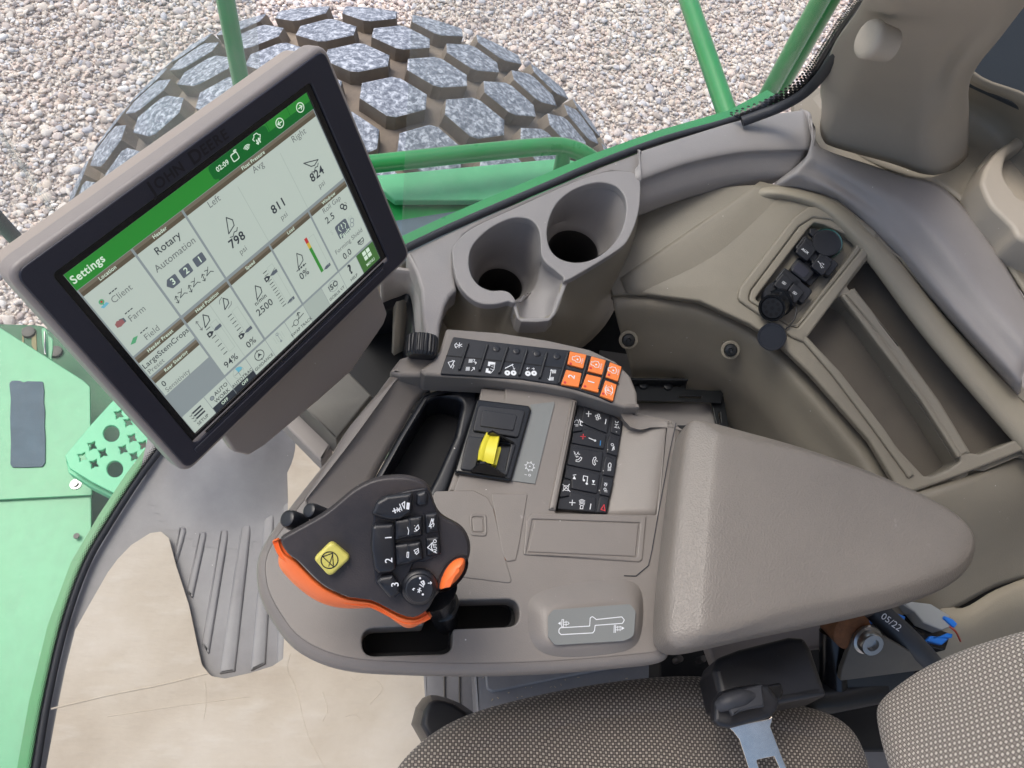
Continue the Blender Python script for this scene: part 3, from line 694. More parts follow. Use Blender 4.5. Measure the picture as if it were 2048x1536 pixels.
# cardboard
cardz = .014
cb = [(60, 1700), (92, 1536), (110, 1440), (130, 1340), (150, 1260), (178, 1210), (215, 1145), (235, 1118), (262, 1090), (300, 1066), (322, 1063, 6), (338, 1076, 10), (352, 1130), (378, 1210), (395, 1290), (404, 1330, 14), (422, 1352, 14), (450, 1357, 10), (500, 1346), (545, 1332, 8), (566, 1318, 6), (572, 1200), (576, 1000), (572, 856), (576, 700), (700, 640), (856, 1280), (850, 1350), (862, 1420), (866, 1536), (866, 1700)]
cbt = thing('cardboard', 'creased beige cardboard sheet with a cutout lying on the cab floor', 'cardboard', W(400, 1400, 0))
o = slab('sheet', rnd(cb, 3), HP(cardz), .004, M['card'], .0006, cbt); (lambda *a: None)(o, 'creased beige cardboard sheet with a cutout lying on the cab floor', 'cardboard')
 
fold = tube('fold_ridge', [W(*cv('d3', p), cardz-.0004) for p in ((205, 1300), (330, 1270), (480, 1236), (640, 1205), (830, 1158))], .0014, M['card'], cbt, 8, n=4)
for q in ([(1160, 1080), (1150, 1140), (1185, 1220), (1230, 1400), (1300, 1536)], [(820, 1190), (826, 1260), (815, 1340)], [(1500, 1180), (1530, 1220), (1480, 1280)], [(1400, 1170), (1430, 1185), (1450, 1170)], [(1380, 1330), (1420, 1322), (1440, 1340)], [(430, 1330), (700, 1290), (1000, 1250)], [(1290, 1230), (1310, 1300), (1290, 1350)]):
    tube('crease', [W(*cv('d3', p), cardz-.0006) for p in q], .0011, M['card'], cbt, 6, n=5)
# ================================================================== RIGHT SIDE TRIM
def T3(pts, z): return [(p[0], p[1], z) for p in pts]
st_ = thing('sill_trim', 'taupe plastic window sill trim in sections running under the side window', 'trim', W(1400, 350, .55))
slab('front_section', [rnd([(812, 504), (900, 462), (1000, 418.5), (1100, 375.5), (1200, 332.5), (1284, 301), (1284, 352), (1262, 348), (1225, 342), (1150, 366), (1050, 408), (960, 450), (928, 470), (908, 508), (908, 540), (914, 580), (900, 592), (890, 612, 20), (880, 650), (874, 740), (852, 690), (846, 640), (842, 580), (832, 545)], 4)], HP(.598), .03, M['trim'], .004, st_)
loft('sill_cover', [
    [(1276, 305.5, .602), (1284, 302, .602), (1380, 271, .602), (1480, 241, .602), (1560, 227, .602), (1606, 220, .602)],
    [(1277, 309, .6065), (1284, 306, .6065), (1380, 275, .6065), (1480, 245, .6065), (1560, 231, .6065), (1612, 224, .6065)],
    [(1280, 340, .608), (1284, 338, .608), (1376, 306, .608), (1475, 280, .608), (1550, 270, .608), (1620, 264, .608)],
    [(1280, 359, .605), (1284, 357, .605), (1374, 325, .605), (1475, 303, .605), (1550, 298, .605), (1622, 296, .605)],
    [(1280, 370, .597), (1284, 368, .597), (1374, 336, .597), (1475, 314, .597), (1545, 309, .597), (1615, 306, .597)],
    [(1274, 413, .577), (1282, 410, .577), (1374, 377, .577), (1470, 355, .577), (1530, 350, .577), (1580, 350, .577)],
    [(1272, 434, .557), (1280, 431, .557), (1374, 397, .557), (1460, 377, .557), (1510, 372, .557), (1542, 369, .557)]], M['trim'], st_, n=5, cross=4, smooth=80)
loft('corner_section', [
    [(1604, 218, .60), (1634, 284, .605), (1660, 303, .605), (1730, 326, .605), (1810, 352, .605), (1880, 372, .605), (1950, 440, .605), (2010, 530, .60), (2080, 650, .60)],
    [(1622, 228, .611), (1634, 294, .611), (1655, 310, .611), (1725, 338, .611), (1800, 370, .611), (1868, 402, .611), (1935, 470, .611), (1995, 555, .606), (2070, 670, .606)],
    [(1625, 262, .611), (1622, 309, .612), (1645, 322, .612), (1710, 357, .612), (1785, 398, .612), (1848, 442, .612), (1915, 515, .612), (1975, 595, .607), (2060, 700, .607)],
    [(1625, 296, .608), (1604, 332, .604), (1632, 342, .602), (1695, 378, .598), (1765, 425, .598), (1826, 478, .598), (1890, 552, .598), (1958, 635, .596), (2050, 735, .595)],
    [(1620, 304, .600), (1585, 348, .596), (1618, 357, .597), (1680, 389, .597), (1748, 440, .588), (1808, 500, .588), (1870, 576, .588), (1938, 656, .588), (2040, 765, .586)],
    [(1600, 330, .580), (1546, 371, .572), (1600, 380, .576), (1672, 401, .579), (1738, 456, .576), (1798, 518, .572), (1860, 596, .568), (1930, 676, .564), (2035, 790, .56)]], M['trim'], st_, n=5, cross=4, smooth=80)
# deck behind the corner
rd = thing('rear_deck', 'dark taupe plastic deck behind the pillar foot', 'trim', W(1900, 300, .55))
loft('deck_surface', [
    [(1600, 215, .58), (1700, 300, .585), (1810, 350, .59), (1880, 372, .595), (1955, 440, .6), (2090, 650, .59)],
    [(1680, 160, .60), (1780, 250, .60), (1860, 300, .60), (1925, 335, .60), (1985, 400, .6), (2120, 600, .60)],
    [(1800, 100, .66), (1850, 180, .65), (1930, 210, .64), (2000, 260, .63), (2060, 350, .62), (2200, 560, .62)],
    [(1850, 20, .76), (1900, 100, .74), (1960, 160, .72), (2060, 200, .71), (2120, 280, .7), (2260, 500, .70)]], M['olive'], rd, n=4, cross=4, smooth=80)
ho = cv('d2', [(1882, 740), (1884, 700), (1905, 650), (1950, 595), (2000, 560), (2060, 530), (2300, 480), (2300, 1000), (2060, 965), (2000, 900), (1920, 820)])
hi = cv('d2', [(1970, 680), (1985, 620), (2030, 590), (2100, 570), (2300, 560), (2300, 850), (2060, 800), (2010, 760), (1980, 720)])
rc = thing('rear_cup_holder', 'rounded cup holder at the right photo edge sunk in the rear deck', 'cup holder', W(2000, 380, .55))
slab('rim', [crv(ho, 5, True), crv(hi, 5, True)], HP(.64), .07, M['pillar'], .006, rc)
slab('base_ring', crv([((x-2048)*1.02+2036, (y-380)*1.06+386) for x, y in ho], 5, True), HP(.615), .03, M['pillar'], .005, rc)
slab('well', crv(hi, 5, True), HP(.606), .01, M['void'], .001, rc)  # black sheet high in the opening stands in for its inner shade
ds = thing('tinted_backboard', 'dark blue grey glass panel in the upper right photo corner', 'panel', W(2040, 120, .7))
slab('dark_sheet', rnd([(1850, 60), (1960, 70), (2048, -60), (2400, -60), (2400, 420), (2048, 215), (1940, 165)], 3), P3((1940, 165, .70), (2048, 210, .69), (1980, 60, .73)), .01, M['dash'], .002, ds)

slab('under_plate', [(1585, 170), (1700, 180), (1960, 250), (1960, 420), (1700, 400), (1600, 360)], HP(.585), .01, M['olive'], .001, rd)
# pillar cover
pc = thing('pillar_cover', 'large taupe plastic pillar cover rising out of the top right photo corner', 'pillar', W(1790, 300, .6))
pr_ = [[(1652, 226, .60), (1640, 180, .66), (1665, 95, .80), (1715, 20, .92), (1760, -70, 1.06)],
       [(1640, 246, .60), (1652, 180, .68), (1690, 95, .82), (1738, 20, .94), (1785, -70, 1.07)],
       [(1646, 280, .60), (1690, 195, .70), (1742, 105, .84), (1790, 20, .96), (1838, -70, 1.09)],
       [(1672, 296, .60), (1735, 210, .70), (1790, 115, .84), (1845, 20, .96), (1905, -70, 1.09)],
       [(1780, 326, .60), (1810, 235, .70), (1850, 130, .83), (1908, 30, .95), (1975, -70, 1.08)],
       [(1846, 348, .60), (1846, 250, .70), (1888, 130, .82), (1950, 40, .93), (2030, -70, 1.06)],
       [(1888, 346, .60), (1892, 250, .69), (1905, 160, .80), (1975, 60, .91), (2062, -60, 1.03)],
       [(1932, 320, .60), (1932, 240, .68), (1938, 160, .78), (1990, 80, .88), (2090, -60, 1.0)],
       [(1938, 296, .60), (1938, 230, .66), (1942, 155, .76), (2005, 70, .86), (2105, -60, .98)]]
loft('cover', pr_, M['pillar'], pc, n=6, cross=5, smooth=90)
kp = W(1738, 78, .93); kax = (W(1700, 70, .96)-W(1790, 85, .84)).normalized()
kax = (CAM-kp).normalized()*.55 + Vector((-.75, .35, -.1)); kax.normalize()
lathe('knob', kp-kax*.008, kax, [(-.012, .0125), (.003, .014), (.005, .0148), (.008, .0148), (.010, .0138), (.0115, .011), (.0120, .005)], M['pillar'], pc, 32)
ws_ = thing('window_seal', 'black rubber seal with dotted edge climbing along the pillar cover', 'seal', W(1560, 205, .62))
tube('rubber_lip', [(1478, 244, .618), (1520, 232, .625), (1560, 217, .64), (1605, 192, .67), (1640, 158, .71), (1665, 118, .77), (1695, 70, .84), (1730, 25, .91), (1775, -25, .99), (1810, -80, 1.06)], [.009]*46+[.009]*9, M['seal'], ws_, 12, n=6) if False else None
sp = [(1484, 243, .615), (1520, 230, .625), (1560, 214, .64), (1605, 188, .67), (1640, 154, .71), (1668, 112, .77), (1698, 64, .84), (1732, 18, .91), (1770, -30, .98), (1810, -80, 1.05)]
tube('rubber_lip', sp, .0065, M['seal'], ws_, 12, n=6)
fb = [W(p[0]-13, p[1]-9, p[2]) for p in sp]
V, Fc = [], []; uvl = []
ic = [Vector(p) for p in crv([tuple(W(p[0]-4, p[1]-3, p[2])) for p in sp], 5)]; oc = [Vector(p) for p in crv([tuple(W(p[0]-30, p[1]-17, p[2])) for p in sp], 5)]
for a_, b_ in zip(ic, oc): V += [a_, b_]
for i in range(len(ic)-1): Fc.append([2*i, 2*i+1, 2*i+3, 2*i+2])
o = link('dotted_border', V, Fc, M['frit'], ws_, smooth=80, weighted=False); uv = o.data.uv_layers.new(name='uv'); s = [0]
for i in range(1, len(ic)): s.append(s[-1]+(ic[i]-ic[i-1]).length)
for poly in o.data.polygons:
    for li in poly.loop_indices:
        vi = o.data.loops[li].vertex_index; uv.data[li].uv = (s[vi//2]/.0052, (vi % 2)*3.6+.3)
m = o.modifiers.new('s', 'SOLIDIFY'); m.thickness = .001

# front cup holder
ch = thing('cup_holder', 'twin taupe cup holder moulding in front of the side window', 'cup holder', W(1080, 520, .5))
co = cv('d5', [(697, 1035), (715, 985), (770, 920), (850, 865), (950, 815), (1150, 725), (1350, 635), (1550, 550), (1700, 500), (1800, 482), (1900, 488), (1962, 512), (1984, 570), (1978, 720), (1950, 840), (1900, 950), (1845, 1010), (1700, 1105), (1475, 1235), (1440, 1340), (1392, 1460), (1360, 1500), (1280, 1512), (1180, 1508), (1140, 1480), (1118, 1400), (1085, 1372), (1000, 1392), (900, 1390), (820, 1350), (750, 1270), (715, 1180)])
hr = cv('d5', [(1345, 900), (1372, 780), (1430, 685), (1540, 605), (1690, 562), (1810, 585), (1875, 660), (1885, 770), (1850, 900), (1770, 1010), (1660, 1085), (1540, 1108), (1430, 1080), (1365, 1010)])
hl = cv('d5', [(812, 1110), (825, 1020), (880, 940), (980, 860), (1110, 805), (1220, 812), (1280, 865), (1300, 950), (1303, 1040), (1335, 1110), (1440, 1180), (1455, 1240), (1425, 1330), (1385, 1430), (1355, 1480), (1200, 1490), (1160, 1460), (1135, 1375), (1095, 1318), (1040, 1298), (960, 1298), (880, 1262), (830, 1195)])
cz = .607
cob = cv('d5', [(697, 1035), (715, 985), (770, 920), (850, 865), (950, 815), (1150, 725), (1350, 635), (1550, 550), (1700, 500), (1800, 482), (1900, 488), (1962, 512), (1984, 570), (1978, 720), (1950, 840), (1900, 950), (1845, 1010), (1700, 1105), (1478, 1232), (1455, 1208), (1400, 1160), (1340, 1112), (1308, 1060), (1303, 1010), (1300, 950), (1280, 865), (1220, 812), (1110, 805), (980, 860), (880, 940), (825, 1020), (812, 1110), (830, 1195), (880, 1262), (960, 1298), (1040, 1298), (1095, 1318), (1132, 1372), (1110, 1384), (1080, 1374), (1000, 1392), (900, 1390), (820, 1350), (750, 1270), (715, 1180)])
slab('top_rim', [crv(cob, 4, True), crv(hr, 4, True)], HP(cz), .010, M['trim'], .0016, ch)
def well(name, top, cpx, r1, z1, z2, mat_):
    R0 = [toworld(p) for p in top]; N = len(R0); c = W(cpx[0], cpx[1], z1); c0 = sum(R0, Vector())/N
    def circle(z, r):
        return [Vector((c.x+(p.x-c0.x)/math.hypot(p.x-c0.x, p.y-c0.y)*r, c.y+(p.y-c0.y)/math.hypot(p.x-c0.x, p.y-c0.y)*r, z)) for p in R0]
    C1 = circle(z1, r1)
    rings = [R0, [a.lerp(b, .35) for a, b in zip(R0, C1)], [a.lerp(b, .7) for a, b in zip(R0, C1)], C1, circle(z1-.004, r1*.90), circle(z1-.012, r1*.84), circle(z2, r1*.8)]
    V = [p for r in rings for p in r]; Fc = [[k*N+i, k*N+(i+1) % N, (k+1)*N+(i+1) % N, (k+1)*N+i] for k in range(6) for i in range(N)]
    mi_ = [0]*(5*N)+[1]*N
    Fc.append([6*N+i for i in range(N)]); mi_.append(1)
    return link(name, V, Fc, [mat_, M['cup']], ch, mi_, smooth=50, weighted=False)  # lowest ring and bottom coloured dark as depth shade
ze = cz-.003
lt = [(812, 1110), (825, 1020), (880, 940), (980, 860), (1110, 805), (1220, 812), (1280, 865), (1300, 950), (1303, 1040), (1300, 1120), (1290, 1200), (1260, 1290), (1200, 1350), (1140, 1375), (1095, 1318), (1040, 1298), (960, 1298), (880, 1262), (830, 1195)]
lz = [ze]*8+[ze, .590, .575, .565, .570, .590]+[ze]*5
well('left_well', [Vector(p) for p in crv([tuple(W(*cv('d5', p), z)) for p, z in zip(lt, lz)], 3, True)], (1003, 562), .032, .522, .44, M['trim'])
well('right_well', [W(x, y, ze) for x, y in crv(hr, 3, True)], (1150, 490), .038, .535, .44, M['trim'])
loft('notch_floor', [[cv('d5', p)+(z,) for p, z in (((1300, 1030), ze), ((1342, 1114), ze), ((1400, 1162), ze), ((1462, 1218), ze), ((1425, 1330), .597), ((1372, 1492), .588))],
                     [cv('d5', p)+(z,) for p, z in (((1296, 1090), .590), ((1310, 1150), .588), ((1345, 1220), .586), ((1380, 1300), .584), ((1350, 1400), .582), ((1320, 1500), .582))],
                     [cv('d5', p)+(z,) for p, z in (((1285, 1200), .574), ((1270, 1260), .572), ((1265, 1310), .572), ((1260, 1370), .574), ((1255, 1430), .577), ((1250, 1500), .580))],
                     [cv('d5', p)+(z,) for p, z in (((1255, 1290), .566), ((1225, 1325), .568), ((1200, 1350), .570), ((1185, 1395), .574), ((1180, 1440), .577), ((1180, 1500), .580))],
                     [cv('d5', p)+(z,) for p, z in (((1170, 1362), .575), ((1150, 1370), .585), ((1128, 1370), .602), ((1130, 1400), .600), ((1140, 1450), .594), ((1152, 1495), .588))]], M['trim'], ch, n=4, cross=4, solid=.003, smooth=90)
slab('front_lip', rnd(cv('d5', [(1490, 1232), (1450, 1340), (1400, 1465, 30), (1362, 1505, 20), (1280, 1515), (1170, 1512, 20), (1140, 1485, 10), (1108, 1385), (1130, 1372), (1162, 1488), (1355, 1484), (1385, 1440), (1462, 1228)]), 3), HP(cz-.006), .024, M['trim'], .0015, ch)
def skr(pts, z): return [W(*cv('d5', p), z) for p in pts]
loft('skirt', [skr(((1985, 600), (1950, 850), (1845, 1012), (1700, 1107), (1480, 1236), (1450, 1345), (1398, 1468), (1290, 1515), (1150, 1495), (1108, 1388), (1000, 1395), (900, 1392), (815, 1350), (745, 1270), (705, 1150), (697, 1040)), .600),
               skr(((1985, 620), (1948, 870), (1842, 1040), (1698, 1140), (1490, 1272), (1452, 1385), (1398, 1500), (1290, 1548), (1140, 1530), (1090, 1430), (1000, 1430), (900, 1425), (815, 1385), (745, 1300), (703, 1180), (690, 1050)), .588),
               skr(((1990, 680), (1945, 930), (1850, 1130), (1730, 1290), (1600, 1430), (1500, 1540), (1400, 1610), (1280, 1650), (1120, 1650), (1010, 1600), (930, 1590), (860, 1570), (780, 1520), (700, 1420), (650, 1290), (640, 1080)), .53),
               skr(((2000, 760), (1970, 1000), (1900, 1230), (1820, 1400), (1740, 1540), (1600, 1680), (1440, 1760), (1280, 1800), (1080, 1800), (950, 1760), (860, 1720), (790, 1680), (700, 1610), (620, 1480), (585, 1340), (590, 1090)), .45)], M['olive'], ch, n=3, cross=4, smooth=90)

# side wall panel plane Q with tray openings
wp = thing('side_console_panel', 'olive grey side panel holding the socket recess and two open trays', 'panel', W(1600, 560, .4))
Q = P3((1400, 400, .555), (2000, 800, .550), (1500, 650, .524))
outQ = [(1272, 428), (1374, 390), (1450, 372), (1545, 366), (1600, 376), (1676, 398), (1742, 452), (1802, 515), (1864, 592), (1934, 672), (2040, 790), (2120, 860), (2048, 900), (1960, 935), (1880, 965), (1806, 992), (1740, 882), (1622, 748), (1562, 690), (1500, 648), (1400, 602), (1290, 588), (1226, 590), (1215, 560), (1236, 500)]
# openings
t1 = [(1606, 664, 6), (1640, 626, 4), (1680, 590, 10), (1706, 606, 6), (1760, 680), (1830, 775), (1895, 880), (1922, 922, 5), (1898, 938, 12), (1866, 952, 8), (1848, 952), (1800, 900), (1720, 800), (1660, 730)]
t2 = [(1694, 572, 6), (1746, 505, 10), (1775, 500, 14), (1830, 540), (1900, 620), (1990, 720), (2090, 830), (2120, 900, 6), (2030, 880, 4), (1962, 908, 8), (1935, 905, 6), (1890, 840), (1820, 735), (1750, 640)]
sk = [(1482, 602, 12), (1490, 578, 8), (1592, 442, 12), (1622, 418, 12), (1662, 420, 10), (1725, 452, 12), (1744, 470, 8), (1740, 492, 6), (1600, 668, 8), (1580, 664, 6)]
slab('panel_face', [rnd(outQ, 2), rnd(t1, 5), rnd(t2, 5), rnd(sk, 8)], Q, .012, M['olive'], .003, wp)
# trays: walls by thick ring behind, floor with rubber mat
def grow(pts, k):
    cx = sum(p[0] for p in pts)/len(pts); cy = sum(p[1] for p in pts)/len(pts)
    out = []
    for p in pts:
        d = Vector((p[0]-cx, p[1]-cy)); out.append((p[0]+d.normalized().x*k, p[1]+d.normalized().y*k))
    return out
def locloop(pl, pts): return [pl.loc(*p[:2]) for p in pts]
Qd = Q.up(-.0115)
for nm, t in (('lower_tray', t1), ('upper_tray', t2)):
    a1 = [Q.loc(*p) for p in rnd(t, 5)]; cx = sum(p[0] for p in a1)/len(a1); cy = sum(p[1] for p in a1)/len(a1)
    big = [(cx+(u-cx)*1.12+(.004 if u > cx else -.004), cy+(v-cy)*1.12+(.004 if v > cy else -.004)) for u, v in a1]
    vs, fs = slab_loc([big, a1], Qd, .030, .0008); link('tray_wall', vs, fs, M['olive'], wp)
    vs, fs = slab_loc([big], Q.up(-.0405), .004, .0008); o = link('rubber_mat', vs, fs, M['rubbermat'], wp)
slab('divider', rnd([(1684, 586), (1710, 574), (1722, 590), (1800, 690), (1880, 800), (1944, 906), (1920, 916), (1860, 810), (1780, 700)], 3), Q.up(.0005), .02, M['olive'], .004, wp)
for p in ([(1606, 664), (1680, 742), (1770, 858), (1830, 950), (1818, 956), (1750, 862), (1664, 748), (1600, 674)], [(1690, 586), (1760, 672), (1850, 795), (1925, 912), (1916, 915), (1842, 800), (1750, 680), (1684, 592)]):
    slab('raised_lip', rnd(p, 2), Q.up(.004), .008, M['olive'], .002, wp)
# rolled lip along the corner trim
loft('rolled_lip', [
    [Q.up(-.005).hit(1500, 374)]+[Q.up(-0.002).hit(*p) for p in ( (1545, 371), (1600, 379), (1672, 401), (1738, 456), (1798, 518), (1860, 596), (1930, 676), (2040, 795), (2160, 925))],
    [Q.up(-.005).hit(1498, 380)]+[Q.up(0.0065).hit(*p) for p in ( (1545, 377), (1598, 385), (1664, 407), (1729, 461), (1789, 524), (1850, 602), (1920, 682), (2030, 803), (2150, 935))],
    [Q.up(-.005).hit(1496, 388)]+[Q.up(0.0085).hit(*p) for p in ( (1545, 386), (1592, 393), (1650, 413), (1712, 466), (1772, 532), (1830, 610), (1898, 692), (2006, 815), (2126, 950))],
    [Q.up(-.005).hit(1494, 396)]+[Q.up(0.003).hit(*p) for p in ( (1545, 395), (1588, 401), (1640, 420), (1700, 472), (1756, 538), (1814, 618), (1880, 702), (1990, 828), (2110, 962))],
    [Q.up(-.005).hit(1492, 400)]+[Q.up(-0.004).hit(*p) for p in ( (1545, 399), (1586, 405), (1634, 424), (1692, 476), (1748, 542), (1806, 622), (1872, 706), (1982, 834), (2100, 968))]], M['beige'], wp, n=5, cross=4, smooth=90)
loft('diagonal_crease', [[Q.hit(1520, 362)-Q.n*.001, Q.hit(1400, 446)+Q.n*.0, Q.hit(1240, 556)+Q.n*.0], [Q.hit(1530, 366)+Q.n*.0012, Q.hit(1404, 454)+Q.n*.002, Q.hit(1244, 566)+Q.n*.002],
     [Q.hit(1556, 374)+Q.n*.001, Q.hit(1420, 480)+Q.n*.002, Q.hit(1256, 588)+Q.n*.001], [Q.hit(1600, 392)-Q.n*.002, Q.hit(1440, 520)-Q.n*.001, Q.hit(1290, 590)-Q.n*.001]], M['olive'], wp, n=6, cross=5, smooth=90)
# socket panel
sp_ = thing('socket_panel', 'recessed power socket panel with flap, labelled covers and round connector', 'socket panel', Q.hit(1600, 560)-Q.n*.01)
ringo = rnd([(1474, 598, 14), (1480, 574, 8), (1588, 434, 14), (1618, 412, 14), (1664, 414, 12), (1730, 446, 14), (1756, 464, 10), (1750, 492, 8), (1608, 684, 8), (1584, 674, 8)], 10)
ringi = rnd([(1496, 600, 12), (1502, 580, 8), (1598, 452, 14), (1626, 434, 12), (1660, 438, 10), (1716, 464, 10), (1732, 478, 8), (1730, 490, 6), (1596, 656, 6), (1576, 650, 8)], 8)
slab('outer_bezel', [ringo, ringi], Q.up(.004), .012, M['olive'], .003, sp_)
rec = rnd(cv('c7', [(425, 835, 20), (470, 770, 20), (835, 290, 25), (880, 250, 25), (950, 262, 40), (1200, 375, 40), (1198, 440, 30), (760, 1010, 30), (700, 1030, 20)]), 6)
slab('inner_plate', [ringi, rec], Q.up(.0015), .014, M['olive'], .0025, sp_)
slab('recess_floor', ringi, Q.up(-.013), .004, M['olive'], .001, sp_)
Qs = Q.up(.004); Qb = Q.up(-.004)
def sq(c, ang, w, h, k=1):     # rotated rectangle in c7 crop units
    ca, sa = math.cos(ang), math.sin(ang)
    return cv('c7', [(c[0]+(u*w*ca-v*h*sa), c[1]+(u*w*sa+v*h*ca)) for u, v in ((-.5, -.5), (.5, -.5), (.5, .5), (-.5, .5))])
A = math.radians(38)
lathe('socket_ring', Q.hit(*cv('c7', (975, 410)))-Q.n*.012, Q.n, [(0, .0195), (.014, .0195), (.016, .018), (.016, .015)], M['teal'], sp_, 32)
lathe('socket_flap', Q.hit(*cv('c7', (955, 425)))-Q.n*.006, Q.n, [(0, .017), (.012, .0185), (.0145, .0175), (.015, .01)], M['black'], sp_, 32)
slab('flap_strap', rnd(cv('c7', [(850, 290), (900, 300), (930, 330), (870, 360), (840, 330)]), 4), Qs, .006, M['black'], .001, sp_)
slab('centre_mount', rnd(cv('c7', [(750, 520), (880, 470), (950, 570), (930, 650), (850, 740), (690, 600)]), 5), Qb.up(.002), .012, M['black'], .002, sp_)
slab('fixing_clip', rnd(sq((790, 620), A, 160, 110), 6), Qs.up(.001), .008, M['black'], .002, sp_)
slab('clip_pocket', rnd(sq((775, 615), A, 120, 75), 6), Qs.up(.0015), .002, M['bezel'], .0006, sp_)
for nm, c, t in (('audio_cover', (815, 455), 'AUX'), ('usb_cover', (935, 565), '')):
    slab('cover_frame', rnd(sq((c[0]+25, c[1]-5), A, 185, 130), 7), Qs, .010, M['black'], .002, sp_)
    slab('cover_hinge', rnd(sq((c[0]+30, c[1]-45), A, 110, 45), 4), Qs.up(.004), .006, M['black'], .0015, sp_)
    o = slab(nm, rnd(sq((c[0], c[1]+10), A, 120, 118), 5), Qs.up(.006), .006, M['black'], .0015, sp_)
    pl = Qs.up(.006).aim(cv('c7', c), cv('c7', (c[0]+100*math.cos(A), c[1]+100*math.sin(A)))); pr2 = Print(pl)
    if t: pr2.text(t, .0005, -.003, .0045, M['white'], 0, .02)
    else:
        pr2.line([(-.0045, -.001), (.005, -.003)], .0005, M['white']); pr2.line([(-.002, -.0015), (0, .0008), (.002, .0006)], .0004, M['white']); pr2.line([(-.001, -.0018), (.001, -.0042), (.003, -.0045)], .0004, M['white'])
        for u, v in ((-.0048, -.0009), (.0022, .0006), (.0033, -.0045)): pr2.poly(circ(u, v, .0007, n=10), M['white'])
    pr2.build('print', o)
for c in ((645, 715), (728, 792)):
    slab('key_frame', rnd(sq((c[0]+35, c[1]-20), A, 175, 130), 6), Qs, .010, M['black'], .002, sp_)
    o = slab('battery_key', rnd(sq(c, A, 108, 120), 4), Qs.up(.006), .008, M['black'], .0014, sp_)
    pl = Qs.up(.006).aim(cv('c7', c), cv('c7', (c[0]+100*math.cos(A), c[1]+100*math.sin(A)))); pr2 = Print(pl)
    pr2.line(rnd([(-.0022, -.0014), (.0022, -.0014), (.0022, .0014), (-.0022, .0014)], .0006, 3), .0004, M['white'], True)
    pr2.poly(circ(0, 0, .0008, n=10), M['white']); pr2.build('print', o)
# round connector with pin holes, hanging cap
cax = (Q.n*.55 + (CAM-Q.hit(1545, 615)).normalized()*.35 + (W(1520, 640, .5)-W(1580, 590, .5)).normalized()*.55).normalized()
cc = Q.hit(*cv('c7', (600, 870)))+Q.n*.002; tip = Q.up(.02).hit(*cv('c7', (556, 905))); cax = (tip-cc).normalized()
cl = (tip-cc).length
lathe('connector_shell', cc-cax*.01, cax, [(0, .0175), (.012, .0175), (.012, .0155), (cl+.004, .0155), (cl+.005, .0165), (cl+.012, .0165), (cl+.012, .0140), (cl+.008, .0135)], M['gloss'], sp_, 32)
lathe('connector_face', cc, cax, [(cl-.004, .013), (cl+.001, .0128)], M['black'], sp_, 28)
e1 = (Q.ex-cax*Q.ex.dot(cax)).normalized(); e2 = cax.cross(e1)
hp = multi('pin_holes', [lathe_geo(cc+cax*(cl+.0008)+e1*(.0085*math.cos(t))*k+e2*(.0085*math.sin(t))*k, cax, [(0, .0022), (.0006, .0022)], 12)+(0,) for t, k in [(i*math.pi/4, 1) for i in range(8)]+[(0, 0)]], M['void'], sp_)
lathe('connector_collar', Q.hit(*cv('c7', (610, 830)))-Q.n*.006, Q.n, [(0, .021), (.01, .021), (.012, .019)], M['black'], sp_, 28)
hc = Q.up(.012).hit(*cv('c7', (552, 1128))); hax = ((CAM-hc).normalized()*.8+Vector((-.2, -.25, .2))).normalized()
o = lathe('hanging_cap', hc-hax*.012, hax, [(-.004, .0150), (0, .0165), (.010, .0172), (.0125, .0165), (.0125, .0148), (.0115, .0145)], M['black'], sp_, 32)
lathe('cap_face', hc-hax*.012, hax, [(.009, .0148), (.0118, .0146)], M['bezel'], o, 28) if False else None
tube('cap_strap', [cc+Q.n*.004+e1*.016, Q.up(.008).hit(*cv('c7', (740, 900))), Q.up(.008).hit(*cv('c7', (720, 1000))), Q.up(.008).hit(*cv('c7', (650, 1075)))], .0011, M['black'], sp_, 8, n=5)

# lower panel with bolts, pan
lp = thing('lower_side_panel', 'olive grey curved lower side panel with two black bolts', 'panel', W(1400, 700, .3))
loft('panel', [
    [(1222, 592, .496), (1260, 588, .498), (1330, 592, .498), (1400, 604, .497), (1500, 649, .495), (1562, 692, .493), (1620, 747, .49), (1740, 880, .485), (1806, 988, .48)],
    [(1226, 598, .500), (1262, 593, .503), (1330, 597, .503), (1399, 610, .502), (1497, 655, .5), (1556, 699, .498), (1613, 754, .495), (1731, 887, .49), (1797, 994, .485)],
    [(1230, 620, .496), (1268, 614, .499), (1330, 616, .499), (1397, 629, .498), (1485, 668, .497), (1540, 710, .495), (1592, 766, .492), (1705, 898, .487), (1775, 1010, .482)],
    [(1240, 660, .468), (1280, 655, .47), (1335, 658, .47), (1395, 668, .47), (1470, 700, .47), (1520, 738, .468), (1565, 790, .465), (1670, 915, .46), (1740, 1025, .455)],
    [(1256, 715, .425), (1290, 712, .425), (1340, 715, .425), (1395, 724, .425), (1455, 752, .425), (1500, 785, .425), (1540, 830, .425), (1625, 940, .425), (1690, 1045, .425)],
    [(1266, 760, .375), (1296, 758, .375), (1345, 762, .375), (1395, 770, .375), (1448, 792, .375), (1486, 822, .375), (1520, 862, .375), (1590, 960, .375), (1650, 1060, .375)],
    [(1276, 810, .32), (1302, 808, .318), (1350, 812, .316), (1395, 820, .316), (1435, 838, .316), (1465, 862, .316), (1495, 895, .318), (1560, 985, .32), (1620, 1090, .32)]], M['olive'], lp, n=5, cross=5, smooth=90)
